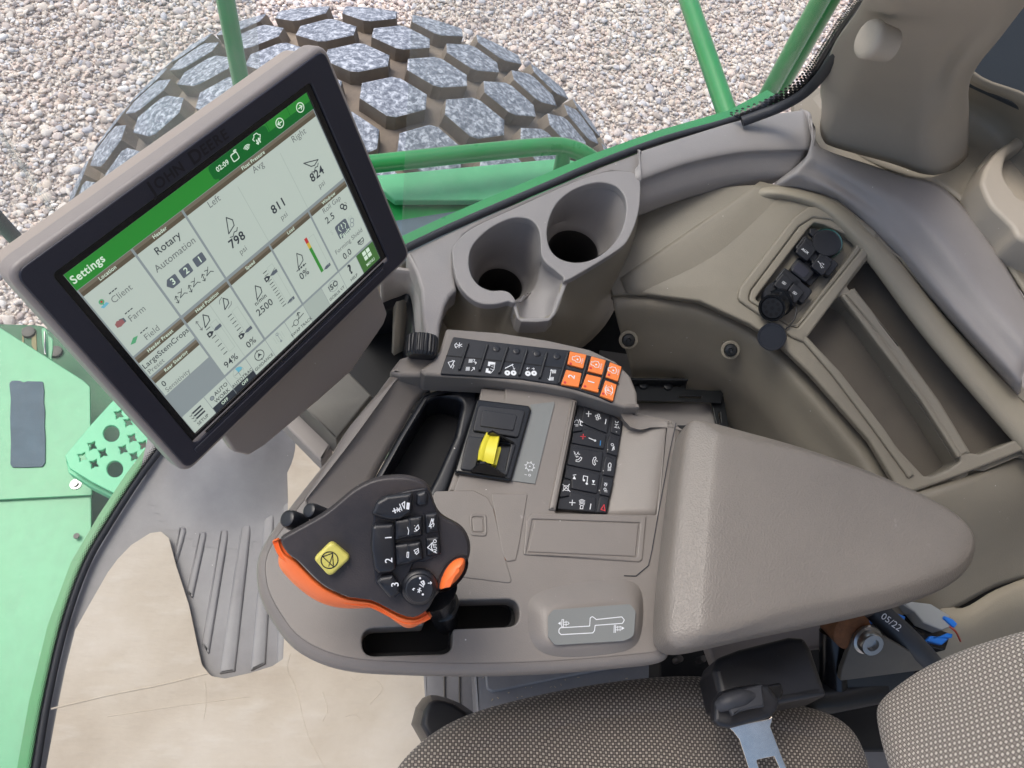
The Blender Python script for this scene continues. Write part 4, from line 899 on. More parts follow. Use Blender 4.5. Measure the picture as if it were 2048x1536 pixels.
for c in ((1257, 680), (1461, 700)):
    b_ = W(c[0], c[1], .466 if c[0] < 1300 else .477); ax = ((CAM-b_).normalized()+Vector((0, -.3, .3))).normalized()
    lathe('bolt_seat', b_-ax*.004, ax, [(0, .012), (.003, .012), (.004, .0105)], M['olive'], lp, 24)
    lathe('bolt', b_, ax, [(-.002, .0085), (.002, .0083), (.0035, .007), (.0042, .003), (.0032, .002)], M['bracket'], lp, 20)
slab('pan_floor', [(1200, 700), (1480, 740), (1700, 1000), (1760, 1200), (1200, 1100)], HP(.318), .006, M['trim'], .001, lp)
slab('gap_filler', [(1130, 620), (1290, 620), (1300, 800), (1130, 800)], HP(.29), .01, M['void'], .001, lp)
mb = thing('mounting_bracket', 'slotted black steel bracket in the side pan behind the orange keys', 'bracket', W(1350, 790, .32))
slab('bar', [rnd(cv('d7', [(300, 1050), (905, 1055), (880, 1160), (880, 1170), (1150, 1180), (1240, 1180, 6), (1265, 1215), (1240, 1310), (1130, 1300), (300, 1280)]), 1.5), rnd(cv('d7', [(745, 1130), (830, 1130), (830, 1140), (745, 1142)]), .6), rnd(cv('d7', [(810, 1240), (1040, 1240), (1040, 1262), (810, 1256)]), .8)], HP(.385), .004, M['bracket'], .001, mb)
slab('arm', [rnd(cv('d7', [(1130, 1250), (1170, 1190), (1250, 1180), (1270, 1260), (1320, 1540), (1340, 1800), (1260, 1800), (1195, 1540)]), 1.5), rnd(cv('d7', [(1216, 1410), (1232, 1402), (1240, 1500), (1232, 1530), (1220, 1500)]), 1)], HP(.375), .004, M['bracket'], .001, mb)
slab('flange', cv('d7', [(300, 1050), (905, 1056), (905, 1078), (300, 1074)]), HP(.40), .018, M['bracket'], .001, mb)
for c in ((440, 1130), (690, 1140)): lathe('stud', HP(.385).hit(*cv('d7', c)), Vector((0, 0, 1)), [(0, .007), (.003, .006), (.004, .003)], M['bracket'], mb, 16)
slab('back_plate', rnd(cv('d7', [(300, 1300), (1130, 1310), (1195, 1540), (1210, 1800), (300, 1800)]), 4), HP(.36), .02, M['trim'], .002, mb)

# rear lower body right of the armrest
rb = thing('rear_side_moulding', 'olive beige moulding descending behind the armrest at the right photo edge', 'moulding', W(1950, 1100, .2))
loft('moulding', [
    [(2120, 880, .515), (2048, 905, .51), (1960, 940, .508), (1880, 968, .505), (1800, 998, .50), (1740, 1030, .49)],
    [(2120, 900, .518), (2048, 925, .513), (1965, 960, .511), (1888, 988, .508), (1810, 1020, .50), (1745, 1050, .49)],
    [(2140, 960, .50), (2060, 985, .495), (1985, 1020, .49), (1905, 1050, .485), (1830, 1080, .48), (1760, 1110, .47)],
    [(2160, 1070, .43), (2070, 1090, .43), (1990, 1120, .43), (1915, 1150, .43), (1840, 1180, .43), (1770, 1200, .43)],
    [(2160, 1130, .40), (2075, 1150, .40), (1990, 1175, .40), (1915, 1215, .40), (1860, 1235, .40), (1800, 1250, .40)]], M['olive'], rb, n=4, cross=5, smooth=90)
loft('ledge', [
    [(2160, 1128, .402), (2075, 1148, .402), (1990, 1180, .402), (1925, 1216, .402), (1880, 1200, .402)],
    [(2160, 1150, .405), (2075, 1170, .405), (2000, 1200, .405), (1935, 1240, .405), (1880, 1230, .405)],
    [(2160, 1200, .39), (2075, 1215, .39), (2000, 1240, .39), (1930, 1275, .39), (1870, 1262, .39)],
    [(2160, 1260, .33), (2075, 1280, .33), (2000, 1310, .33), (1925, 1340, .33), (1860, 1330, .33)]], M['beige'], rb, n=4, cross=5, smooth=90)
# ================================================================== CONSOLE
ZC = .60
cn = thing('control_console', 'taupe armrest console with key rails, yellow switch and padded armrest beside the seat', 'console', W(1100, 1100, .4))
body = [(1270, 838), (1300, 836), (1340, 838), (1366, 850), (1368, 900), (1350, 1060), (1336, 1200), (1334, 1280), (1345, 1300), (1330, 1322), (1250, 1333), (1100, 1345), (950, 1350), (800, 1347), (700, 1340), (630, 1320), (575, 1285), (535, 1230), (513, 1180), (509, 1125), (525, 1080), (560, 1030), (600, 978), (640, 928), (690, 864), (740, 796), (780, 742), (808, 712), (835, 705), (880, 708), (980, 730), (1150, 760), (1240, 800)]
ringb = [Vector(p) for p in crv([tuple(W(x, y, ZC)) for x, y in body], 4, True)]
i1 = inset(ringb, .009); i2 = inset(ringb, .003, -.0022)
rb1 = [Vector((p.x, p.y, ZC-.010)) for p in ringb]; rb2 = [Vector((p.x, p.y, ZC-.022)) for p in inset(ringb, .001)]; rb3 = [Vector((p.x, p.y, ZC-.034)) for p in inset(ringb, .008)]; rb4 = [Vector((p.x, p.y, ZC-.045)) for p in inset(ringb, .013)]
cage('edge_moulding', [i1, i2, rb1, rb2, rb3, rb4], M['console'], cn, sub=1, caps=(0, 0))
C6 = HP(ZC)
bl = [C6.loc(0, 0)]  # placeholder
bowl = rnd([(1010, 766, 8), (870, 757, 20), (797, 756, 14), (704, 852, 10), (654, 935, 10), (612, 1000, 14), (640, 1060, 20), (760, 1020, 10), (880, 985, 6), (905, 985, 4), (950, 860, 4), (975, 806, 4), (1010, 800, 6)], 6)
trough = rnd([(1140, 790), (1180, 805), (1285, 838, 4), (1332, 845, 8), (1313, 1030, 4), (1110, 1026, 4), (1150, 800)], 3)
slot = rnd(cv('c6', [(650, 1078, 85), (1040, 1060, 20), (1065, 1000, 10), (1110, 880, 10), (1222, 880, 8)]) + cv('e1', [(592, 575, 14), (594, 588, 6), (988, 576, 80), (994, 740, 80), (602, 756, 16), (600, 900, 80), (70, 917, 85)]), 9)
def lw(loops):
    return [[(p.x, p.y) if isinstance(p, Vector) else C6.loc(*p) for p in lp] for lp in loops]
HW = Plane(Vector((0, 0, ZC)), Vector((0, 0, 1)))
top_loops = [[(p.x, p.y) for p in inset(ringb, .0088)]] + [[(W(x, y, ZC).x, W(x, y, ZC).y) for x, y in lp] for lp in (bowl, trough, slot)]
vs, fs = slab_loc(top_loops, HW.up(.0002), .026, .0016); link('console_body', vs, fs, M['console'], cn)
# handle slot: dark liner below
slab('slot_liner', rnd([(712, 1150), (1060, 1140), (1070, 1318), (712, 1320)], 10), HP(ZC-.05), .01, M['void'], .001, cn)
slab('slot_brush', [rnd([(690, 1170), (1060, 1170), (1050, 1330), (690, 1330)], 10), [((x-875)*.93+870, (y-1250)*.85+1252) for x, y in slot]], HP(ZC-.027), .01, M['void'], .001, cn)
# bowl: sloping faces down to the black pocket
pocket = [(1010, 800, .577), (963, 778, .574), (905, 776, .574), (848, 788, .574), (800, 866, .574), (752, 952, .574), (735, 1010, .574), (760, 1040, .574)]
loft('bowl_slope', [[(1014, 764, .5985), (950, 763, .5985), (870, 756, .5985), (797, 755, .5985), (704, 852, .5985), (652, 936, .5985), (606, 1004, .5985), (620, 1060, .5985)],
    [(1012, 775, .592), (953, 768, .592), (880, 763, .592), (812, 764, .592), (728, 856, .592), (678, 940, .592), (640, 1006, .592), (650, 1060, .592)], pocket], M['console'], cn, n=5, cross=4, smooth=60)
lin_o = [(x, y) for x, y, z in pocket[1:7]] + [(850, 1030), (893, 982), (926, 890), (957, 806)]
PO = rnd([(963, 776, 4), (905, 774, 10), (848, 787, 16), (800, 866, 4), (752, 952, 6), (720, 1020), (880, 1010), (897, 980), (928, 890), (957, 806)], 5)
PI = rnd([(926, 800, 14), (880, 792, 14), (856, 802, 14), (808, 880, 4), (764, 956, 6), (738, 1008), (848, 1000), (874, 950), (910, 870)], 5)
slab('pocket_liner', [PO, PI], HP(.5765), .045, M['pit'], .005, cn)
slab('pocket_floor', PO, HP(.532), .004, M['void'], .001, cn)
# black sloping panel right of the pit is part of the liner: module carrier
slab('module_carrier', rnd([(963, 776), (1120, 790), (1150, 800), (1112, 975), (895, 984), (928, 890), (957, 806)], 3), HP(.5975), .02, M['console'], .002, cn)
# yellow switch module
sm_ = slab('switch_module', rnd(cv('c5', [(372, 540, 14), (712, 582, 30), (728, 610, 20), (592, 1092, 16), (575, 1096, 8), (212, 1040, 10), (206, 1020, 6), (352, 545, 8)]), 3), HP(.606), .010, M['gloss'], .0022, cn)
slab('blank_switch', rnd(cv('c5', [(378, 580), (672, 612), (684, 630), (640, 795), (620, 798), (335, 755), (328, 740), (365, 590)]), 5), HP(.6085), .004, M['black'], .0012, sm_)
slab('blank_inset', rnd(cv('c5', [(400, 612), (620, 645), (628, 660), (605, 755), (380, 725), (375, 710), (392, 625)]), 4), HP(.6095), .003, M['black'], .0008, sm_)
slab('rocker_frame', [rnd(cv('c5', [(305, 792), (400, 800), (610, 835), (622, 850), (565, 1055), (550, 1062), (250, 1020), (243, 1005), (290, 800)]), 4), rnd(cv('c5', [(400, 800), (585, 850), (545, 1030), (350, 1000)]), 2)], HP(.6085), .005, M['black'], .0012, sm_)
yw = lambda x, y, z: (W(*cv('c5', (x, y)), z))
guard = [yw(398, 800, .609), yw(430, 765, .622), yw(462, 752, .626), yw(610, 835, .609)]
guard2 = [yw(312, 1022, .609), yw(375, 968, .624), yw(410, 965, .624), yw(552, 1058, .609)]
for g_ in (guard, guard2):
    d = Vector((0, .0045, 0)) if g_ is guard else Vector((0, -.002, 0)); V = g_ + [p-Vector((0, .002, 0)) for p in g_]
    link('rocker_guard', V, [[0, 1, 2, 3], [7, 6, 5, 4], [0, 4, 5, 1], [1, 5, 6, 2], [2, 6, 7, 3], [3, 7, 4, 0]], M['gloss'], sm_, smooth=30)
# yellow rocker: bent bar
rail_a, rail_b, rail_c, rail_d = [], [], [], []
for t in [i/8 for i in range(9)]:
    bow = .004*math.sin(math.pi*t)
    l = (418+(360-418)*t-14*math.sin(math.pi*t), 768+(955-768)*t); r = (508+(465-508)*t, 785+(985-785)*t)
    rail_a.append(yw(l[0]-2, l[1]+4, .606)); rail_b.append(yw(l[0], l[1], .618+bow)); rail_c.append(yw(l[0]+8, l[1]-2, .6195+bow)); rail_d.append((r, bow, t))
V = []; Fc = []; n_ = 9
for i in range(n_):
    (r, bow, t) = rail_d[i]; l = rail_b[i]; R_ = yw(r[0], r[1], .6195+bow); R2 = yw(r[0]+6, r[1]+3, .617+bow); R3 = yw(r[0]+6, r[1]+3, .606)
    mid = rail_c[i].lerp(R_, .33)-Vector((0, 0, .0012)); mid2 = rail_c[i].lerp(R_, .66)-Vector((0, 0, .0006))
    V += [rail_a[i], rail_b[i], rail_c[i], rail_c[i].lerp(R_, .18), mid, mid2, R_, R2, R3]
for i in range(n_-1):
    for j in range(8): Fc.append([i*9+j, i*9+j+1, (i+1)*9+j+1, (i+1)*9+j])
Fc += [[8, 7, 6, 5, 4, 3, 2, 1, 0], [(n_-1)*9+j for j in range(9)]]
link('yellow_rocker', V, Fc, M['yellow'], sm_, smooth=32)
slab('rocker_catch', rnd(cv('c5', [(490, 868), (518, 862), (520, 880), (490, 992), (452, 985)]), 1.5), HP(.615), .008, M['yellow'], .001, sm_)
lb = slab('grey_label', rnd(cv('c5', [(716, 576), (880, 558, 4), (886, 566, 2), (752, 1118, 3), (590, 1096), (726, 612)]), 1), HP(.6015), .0015, M['label'], .0003, cn)
pr = Print(HP(.6015)); sw_ = .0004
c0 = cv('c5', (715, 1000)); k0 = pr.pl.loc(*c0); R0 = .0036
pr.line(circ(k0[0], k0[1], R0, n=24), sw_, M['white'], True); pr.poly(circ(k0[0], k0[1], .0007, n=10), M['white'])
for i in range(8):
    a_ = i*math.pi/4+.2; x0, y0 = k0[0]+R0*math.cos(a_), k0[1]+R0*math.sin(a_); pr.line([(x0, y0), (x0+.0022*math.cos(a_+.9), y0+.0022*math.sin(a_+.9)), (k0[0]+R0*math.cos(a_+.45), k0[1]+R0*math.sin(a_+.45))], sw_, M['white'])
pr.pline(cv('c5', [(680, 1055), (694, 1058)]), .0004, M['white']); kk = pr.pl.loc(*cv('c5', (714, 1060))); pr.line(circ(*kk, .001, n=12), .0004, M['white'], True)
pr.build('rotor_symbol', lb)
# trough: black climate/light panel
slab('trough_floor', rnd([(1105, 785), (1290, 830), (1345, 840), (1325, 1036), (1090, 1034)], 3), HP(.5875), .004, M['console'], .001, cn)
loft('trough_slope', [[(1338, 842, .599), (1330, 900, .599), (1321, 965, .599), (1312, 1032, .599)], [(1320, 842, .598), (1312, 900, .598), (1302, 965, .598), (1293, 1032, .598)],
    [(1268, 838, .5915), (1262, 900, .5915), (1250, 965, .5915), (1238, 1034, .5915)], [(1240, 832, .5878), (1232, 900, .5878), (1222, 965, .5878), (1211, 1036, .5878)]], M['console'], cn, n=4, cross=4, smooth=80)
slab('trough_ridge', rnd(cv('c5', [(1002, 540), (1042, 548), (893, 1296), (845, 1292)]), 2), HP(.603), .012, M['console'], .002, cn)
kp_o = cv('c5', [(1046, 572), (1150, 590), (1290, 650), (1352, 690), (1345, 760), (1240, 1325), (1130, 1318), (985, 1300), (897, 1296)])
KZ = .592
kpad = slab('climate_key_pad', rnd(kp_o, 4), HP(KZ), .006, M['black'], .0012, cn)
keys = [[(1085, 585), (1265, 650), (1245, 772), (1100, 715), (1068, 690)], [(1105, 735), (1240, 785), (1222, 880), (1000, 838), (1010, 772), (1080, 758)], [(995, 862), (1218, 900), (1200, 1035), (970, 985)],
        [(965, 1005), (1195, 1050), (1175, 1185), (1000, 1150), (1000, 1090), (950, 1075)], [(990, 1165), (1170, 1210), (1160, 1312), (905, 1290), (915, 1220), (985, 1205)],
        [(1040, 640), (1060, 690), (1075, 700), (1075, 755), (1005, 765), (1020, 660)], [(948, 1085), (995, 1100), (998, 1180), (985, 1200), (918, 1210), (935, 1110)],
        [(1282, 655), (1345, 690), (1335, 790), (1268, 765)], [(1262, 785), (1330, 812), (1315, 930), (1240, 905), (1245, 830)], [(1240, 925), (1310, 950), (1290, 1070), (1212, 1055), (1225, 960)], [(1212, 1070), (1290, 1085), (1262, 1205), (1190, 1190)], [(1195, 1205), (1255, 1222), (1238, 1318), (1172, 1312)]]
for k in keys: slab('key', rnd([((x), (y)) for x, y in cv('c5', k)], 2.2), HP(KZ+.0018), .003, M['black'], .0009, kpad)
pr = Print(HP(KZ+.0018)); lw_ = .0006
def PL(k, pts, w=lw_, m='white', closed=False): pr.pline(cv(k, pts), w, M[m], closed)
def PC(k, c, r, m='white', fill=False, w=lw_, n=18, ry=None):
    u, v = pr.pl.loc(*cv(k, c)); 
    if fill: pr.poly(circ(u, v, r, ry, n), M[m])
    else: pr.line(circ(u, v, r, ry, n), w, M[m], True)
W1 = .0008
PL('c5', [(1100, 640), (1134, 642)], W1); PL('c5', [(1117, 624), (1115, 660)], W1)
for a_ in (0, 1.57, 3.14, 4.71):
    PC('c5', (1180+12*math.cos(a_+.4), 663+14*math.sin(a_+.4)), .0012, n=12, w=.0005)
PL('c5', [(1236, 678), (1230, 710)], W1)
PL('c5', [(1062, 795), (1096, 797)], W1, 'redp'); PL('c5', [(1080, 780), (1077, 812)], W1, 'redp'); PL('c5', [(1118, 806), (1160, 824)], W1); PC('c5', (1160, 824), .0012, fill=True, n=10); PL('c5', [(1198, 826), (1195, 856)], W1, 'bluep')
# defrost / seat icon, phone, music, speaker, lights
PL('c5', [(1020, 702), (1024, 690), (1036, 682), (1046, 690), (1046, 706)], .0005); PL('c5', [(1020, 714), (1046, 716)], .0005); PL('c5', [(1026, 724), (1044, 724)], .0005); PL('c5', [(1054, 680), (1062, 700), (1058, 716), (1072, 722)], .0009); PL('c5', [(1064, 690), (1076, 700)], .0009)
PL('c5', [(1152, 940), (1144, 960), (1146, 982), (1156, 992), (1164, 984), (1158, 972), (1158, 958), (1168, 948), (1164, 936), (1152, 940)], .0006); PL('c5', [(1166, 962), (1178, 964)], .0006)
PL('c5', [(1030, 966), (1050, 968), (1064, 956), (1070, 942), (1060, 936), (1054, 946), (1042, 956), (1032, 954), (1030, 966)], .0006); PL('c5', [(1016, 898), (1024, 908), (1020, 914), (1036, 920)], .0006); PL('c5', [(1046, 902), (1040, 912), (1056, 918)], .0006)
for r_ in (0, 6, 12): PL('c5', [(1024+r_, 926+r_*.6), (1032+r_, 932-r_*.2), (1034+r_, 940-r_*.4)], .0004)
pr.ppoly(cv('c5', [(1018, 1062), (1008, 1086), (1030, 1088)]), M['white']); PL('c5', [(1010, 1060), (1030, 1056)], .0006); pr.ppoly(cv('c5', [(1140, 1094), (1160, 1096), (1148, 1118)]), M['white']); PL('c5', [(1140, 1122), (1160, 1124)], .0006)
PL('c5', [(1078, 1092), (1082, 1064), (1110, 1070), (1104, 1118)], .0007); PC('c5', (1084, 1094), .0012, fill=True, n=10); PC('c5', (1104, 1118), .0012, fill=True, n=10)
PL('c5', [(986, 1246), (1024, 1248)], W1); PL('c5', [(1006, 1230), (1003, 1265)], W1); PL('c5', [(1132, 1256), (1126, 1292)], W1)
PL('c5', [(1062, 1266), (1058, 1288), (1076, 1290), (1080, 1268), (1062, 1266)], .0006)
for r_ in (0, 9, 18, 27): PL('c5', [(1054-r_*.1, 1260-r_), (1070, 1252-r_), (1088+r_*.1, 1262-r_)], .0005)
PL('c5', [(940, 1122), (990, 1172)], .0007); PL('c5', [(986, 1122), (940, 1168)], .0007); PL('c5', [(948, 1130), (980, 1134), (976, 1166), (946, 1160)], .0005, closed=True)
PL('c5', [(1296, 712), (1318, 716)], .0005); PL('c5', [(1292, 732), (1314, 738)], .0005); PL('c5', [(1306, 714), (1302, 734)], .0005); PL('c5', [(1298, 690), (1304, 702)], .0005); PL('c5', [(1320, 694), (1312, 704)], .0005); PL('c5', [(1318, 728), (1326, 742)], .0005)
PC('c5', (1278, 852), .0013, n=12, w=.0005); 
for r_ in (0, 8, 16): PL('c5', [(1290-r_*.4, 862+r_*.4), (1292-r_, 886+r_*.4)], .0005)
PL('c5', [(1250, 1006), (1252, 984), (1262, 976), (1270, 984), (1268, 1006)], .0006, closed=True); 
for r_ in (0, 6, 12, 18): PL('c5', [(1250+r_, 1012), (1248+r_, 1030)], .0004)
PC('c5', (1232, 1126), .0012, n=12, w=.0005); PC('c5', (1228, 1156), .0012, n=12, w=.0005)
for r_ in (1112, 1120, 1164, 1172): PL('c5', [(1224, r_), (1244, r_+3)], .0004)
PL('c5', [(1222, 1262), (1200, 1294), (1228, 1302)], .0009, 'redp', True)
for c_ in ((1306, 764), (1246, 886), (1216, 1030), (1190, 1164)): PC('c5', c_, .0007, 'greyp', True, n=8)
pr.build('key_symbols', kpad)
# moulded panels on the deck
def raised(loop, z, h=.0016, name='moulded_panel', b=.0011): return slab(name, loop, HP(z+h), h+.004, M['console'], b, cn)
raised([rnd(cv('c5', [(60, 1168), (330, 1160, 60), (430, 1210, 50), (470, 1290, 20), (540, 1600, 10), (600, 1800), (200, 1750), (60, 1500)]), 8)], ZC, .0012)
raised([rnd(cv('e1', [(700, 78), (800, 80), (804, 212), (704, 208)]), 8), rnd(cv('e1', [(716, 96), (784, 98), (786, 192), (716, 190)]), 5)], ZC+.0012, .0012)
raised([rnd(cv('e1', [(712, 102), (780, 102), (782, 188), (718, 186)]), 5)], ZC+.0010, .0010)
raised([rnd(cv('c5', [(450, 1182, 8), (702, 1186, 12), (690, 1260), (640, 1560, 4), (620, 1640, 10), (560, 1650, 16), (530, 1600, 10)]), 4)], ZC, .0014)
raised([rnd(cv('e1', [(1060, 78, 14), (1736, 96, 6), (1712, 350, 20), (1690, 362, 10), (1015, 320, 14), (1030, 120, 10)]), 3), rnd(cv('e1', [(1068, 110, 8), (1700, 132, 6), (1680, 336, 8), (1030, 312, 8)]), 3)], ZC, .0016)
raised([rnd(cv('e1', [(1080, 116, 8), (1692, 138, 6), (1672, 330, 8), (1040, 304, 8)]), 3)], ZC, .0012)
tube('seam_line', [(1352, 846, ZC+.001), (1340, 900, ZC+.001), (1316, 1030, ZC+.001), (1304, 1100, ZC+.001), (1297, 1131, ZC+.001), (1272, 1152, ZC+.001), (1248, 1151, ZC+.001)], .00045, M['seal'], cn, 6)
dirt = slab('crevice_dirt', rnd(cv('c5', [(452, 1285), (468, 1288), (500, 1440), (530, 1560), (560, 1640), (548, 1642), (512, 1560), (488, 1430), (458, 1320)]), 1), HP(ZC+.0010), .0006, M['rust'], .0002, cn)
# pod with the shift pattern label
pod0 = [W(*p, ZC-.004) for p in cv('e1', [(1000, 530), (1180, 470), (1400, 440), (1620, 430), (1720, 470), (1740, 600), (1730, 760), (1700, 900), (1560, 940), (1350, 960), (1150, 950), (1040, 890), (1010, 780), (1000, 650)])]
pod1 = [W(*p, ZC+.002) for p in cv('e1', [(1060, 570), (1200, 520), (1400, 480), (1600, 470), (1690, 500), (1712, 600), (1706, 740), (1680, 850), (1560, 880), (1350, 905), (1180, 905), (1090, 860), (1060, 780), (1050, 660)])]
pod2 = [W(*p, ZC+.0085) for p in cv('e1', [(1130, 630), (1230, 590), (1400, 560), (1580, 545), (1660, 560), (1690, 620), (1690, 730), (1660, 815), (1560, 845), (1350, 865), (1210, 872), (1145, 845), (1130, 780), (1125, 690)])]
pod3 = inset(pod2, .006, .001)
cage('pattern_pod', [pod0, pod1, pod2, pod3], M['console'], cn, sub=2, caps=(0, 1))
LP_ = P3(cv('e1', (1160, 850))+(.6108,), cv('e1', (1670, 820))+(.6108,), cv('e1', (1400, 600))+(.6112,))
lab_ = slab('pattern_label', rnd(cv('e1', [(1158, 680, 30), (1190, 642, 20), (1640, 608, 30), (1672, 650, 20), (1662, 800, 50), (1600, 825, 14), (1200, 850, 30), (1160, 800, 14)]), 3), LP_.up(.0012), .0012, M['label'], .0003, cn)
pr = Print(LP_.up(.0012))
PL('e1', rnd([(1222, 760, 10), (1230, 748, 8), (1402, 738, 4), (1405, 690, 8), (1418, 682, 8), (1434, 694, 6), (1440, 700, 2), (1590, 684, 8), (1605, 702, 8), (1594, 722, 8), (1434, 734, 3), (1430, 765, 6), (1420, 778, 6), (1235, 788, 8), (1222, 776, 8)], 8, 4), .0007, closed=True)
PL('e1', [(1240, 700), (1238, 742)], .0006); PL('e1', [(1250, 700), (1248, 742)], .0006); PL('e1', [(1240, 700), (1250, 700)], .0005); PL('e1', [(1238, 742), (1248, 742)], .0005); PL('e1', [(1250, 716), (1275, 714), (1282, 722), (1276, 728), (1250, 730)], .0005); PL('e1', [(1264, 708), (1264, 738)], .0005)
PL('e1', [(1546, 732), (1544, 776)], .0006); PL('e1', [(1554, 732), (1552, 776)], .0006); PL('e1', [(1554, 745), (1585, 742)], .0005); PL('e1', [(1554, 760), (1585, 760)], .0005); PL('e1', [(1566, 738), (1566, 766)], .0005); PL('e1', [(1580, 738), (1580, 766)], .0005)
pr.ppoly(cv('e1', [(1216, 722), (1232, 712), (1232, 732)]), M['white']); pr.ppoly(cv('e1', [(1606, 750), (1588, 740), (1588, 762)]), M['white'])
pr.build('pattern_print', lab_)
# raised key rail
RZ = .6145
rail = [(893, 656, 6), (1000, 664), (1100, 680), (1180, 698), (1232, 722, 10), (1262, 752, 10), (1275, 785), (1276, 806), (1282, 815, 2), (1250, 815), (1228, 809), (1172, 792), (1143, 783), (1090, 773), (1026, 765), (960, 756), (850, 750, 6), (838, 740, 4), (866, 720, 6), (880, 700, 6)]
rg = [W(x, y, RZ) for x, y in rnd(rail, 4)]
slab('key_rail', rnd(rail, 4), HP(RZ), .035, M['console'], .0035, cn)
slab('rail_shoulder', rnd([(800, 716, 6), (835, 704, 8), (880, 704), (930, 716), (1020, 730), (1010, 756), (870, 752), (800, 752), (778, 744)], 4), HP(.606), .03, M['console'], .004, cn)
# thumb wheel
tw = W(844, 691, .618); ta = (W(846, 672, .626)-W(843, 712, .618)).normalized(); ta = (ta*.9+Vector((0, 0, -.15))).normalized()
lathe('thumb_wheel', tw-ta*.010, ta, [(-.002, .013), (0, .0152), (.002, .0158), (.017, .0158), (.0195, .0145), (.020, .010)], M['black'], cn, 96, flute=lambda k: 1.0 if k % 4 < 2 else .94)
tube('painted_wheel_shadow', [W(822, 706, .6065), W(845, 709, .6065), W(872, 712, .6065)], .0025, M['void'], cn, 8)  # black tube drawn as the shadow under the wheel
# key strip on the rail
KR = RZ
ks = slab('key_strip', rnd(cv('c5', [(192, 112, 16), (400, 140), (650, 168), (985, 205), (1240, 270), (1350, 318, 14), (1340, 350), (1287, 558, 10), (1270, 558, 6), (1180, 520), (1050, 478), (900, 440), (650, 402), (350, 382), (106, 368, 10), (112, 340)]), 2), HP(KR+.0018), .005, M['black'], .0012, cn)
KT = KR+.0018
def seg(a, b, t): return (a[0]+(b[0]-a[0])*t, a[1]+(b[1]-a[1])*t)
def edge_pts(P, xs):
    return [(x, np.interp(x, [p[0] for p in P], [p[1] for p in P])) for x in xs]
slab('row_gap', cv('c5', [(146, 238), (400, 262), (650, 288), (940, 325), (1100, 360), (1215, 385), (1325, 430), (1323, 437), (1212, 393), (1098, 368), (938, 333), (650, 296), (400, 270), (144, 246)]), HP(KT+.0003), .001, M['void'], .0002, ks)
for a_, b_ in (((296, 155), (235, 335)), ((430, 163), (373, 340)), ((567, 180), (508, 358)), ((700, 200), (645, 375)), ((835, 215), (785, 392)), ((982, 212), (914, 430)), ((1118, 262), (1064, 440)), ((1240, 300), (1188, 470))):
    slab('ridge', rnd(cv('c5', [(a_[0]-9, a_[1]), (a_[0]+9, a_[1]), (b_[0]+9, b_[1]), (b_[0]-9, b_[1])]), 2), HP(KT+.0030), .004, M['black'], .0012, ks)
for c_ in ((488, 197), (625, 213), (765, 230), (900, 250)):
    lathe('dimple', HP(KT).hit(*cv('c5', c_)), Vector((0, 0, 1)), [(0, .0040), (.0006, .0034), (.0010, .002)], M['black'], ks, 20)
ok = [[(990, 212), (1104, 236), (1080, 330), (972, 300)], [(1136, 246), (1236, 274), (1210, 373), (1112, 348)], [(1264, 286), (1344, 318), (1318, 418), (1234, 388)],
      [(964, 338), (1070, 362), (1050, 457), (930, 438)], [(1104, 368), (1204, 392), (1184, 494), (1068, 465)], [(1232, 410), (1310, 440), (1284, 552), (1196, 516)]]
OKEY = []
for k in ok: OKEY.append(slab('orange_key', rnd(cv('c5', k), 1.6), HP(KT+.0022), .003, M['orange'], .0007, ks))
pr = Print(HP(KT+.0000)); pr.h = .0003
PL('c5', [(236, 156), (232, 190)], .0007); PL('c5', [(216, 166), (252, 182)], .0007); PL('c5', [(216, 182), (252, 166)], .0007); PL('c5', [(216, 158), (203, 170), (208, 188), (216, 192)], .0007)
PL('c5', [(158, 290), (200, 278), (176, 326), (158, 290)], .0007); PL('c5', [(196, 290), (190, 302), (198, 312), (188, 332)], .0006); PL('c5', [(184, 276), (204, 284)], .0006)
def hatch(c, w, h, n=5):
    for i in range(n): PL('c5', [(c[0]-w/2+w*i/(n-1), c[1]-h/2), (c[0]-w/2+w*i/(n-1)-3, c[1]+h/2)], .0005)
    PL('c5', [(c[0]-w/2-3, c[1]), (c[0]+w/2, c[1]+2)], .0004)
hatch((313, 280), 22, 24); hatch((293, 334), 22, 24)
PL('c5', [(330, 268), (340, 272), (332, 286), (346, 292)], .0006); PL('c5', [(346, 286), (350, 294), (342, 302)], .0006); PL('c5', [(316, 348), (330, 336), (334, 326)], .0006); PL('c5', [(324, 328), (336, 324), (338, 340)], .0006)
pr.ppoly(cv('c5', [(432, 285), (478, 290), (474, 304), (446, 302), (444, 316), (428, 314)]), M['white']); pr.ppoly(cv('c5', [(418, 330), (412, 358), (446, 366), (448, 350), (432, 346), (434, 332)]), M['white'])
PL('c5', [(478, 292), (470, 340), (448, 364)], .0006); PL('c5', [(448, 304), (476, 310)], .0005); PL('c5', [(452, 318), (474, 324)], .0005); PL('c5', [(446, 334), (468, 342)], .0005)
for c_ in ((562, 362), (604, 362), (702, 366), (744, 364)):
    PC('c5', c_, .0029, fill=True, n=24); u, v = pr.pl.loc(*cv('c5', c_)); pr.poly(circ(u, v, .0007, n=14), M['black'], .0005)
PL('c5', [(548, 330), (600, 304)], .0010); PL('c5', [(596, 310), (610, 340)], .0005); PL('c5', [(600, 336), (614, 330)], .0005); PL('c5', [(694, 332), (712, 328)], .0005); PL('c5', [(730, 332), (746, 334)], .0005); PL('c5', [(700, 325), (694, 332), (700, 338)], .0005); PL('c5', [(740, 327), (746, 334), (740, 340)], .0005)
hatch((882, 353), 22, 22); hatch((866, 402), 22, 22); PL('c5', [(862, 340), (848, 410)], .0007); PL('c5', [(856, 346), (863, 338), (868, 348)], .0006); PL('c5', [(840, 402), (847, 412), (856, 404)], .0006)
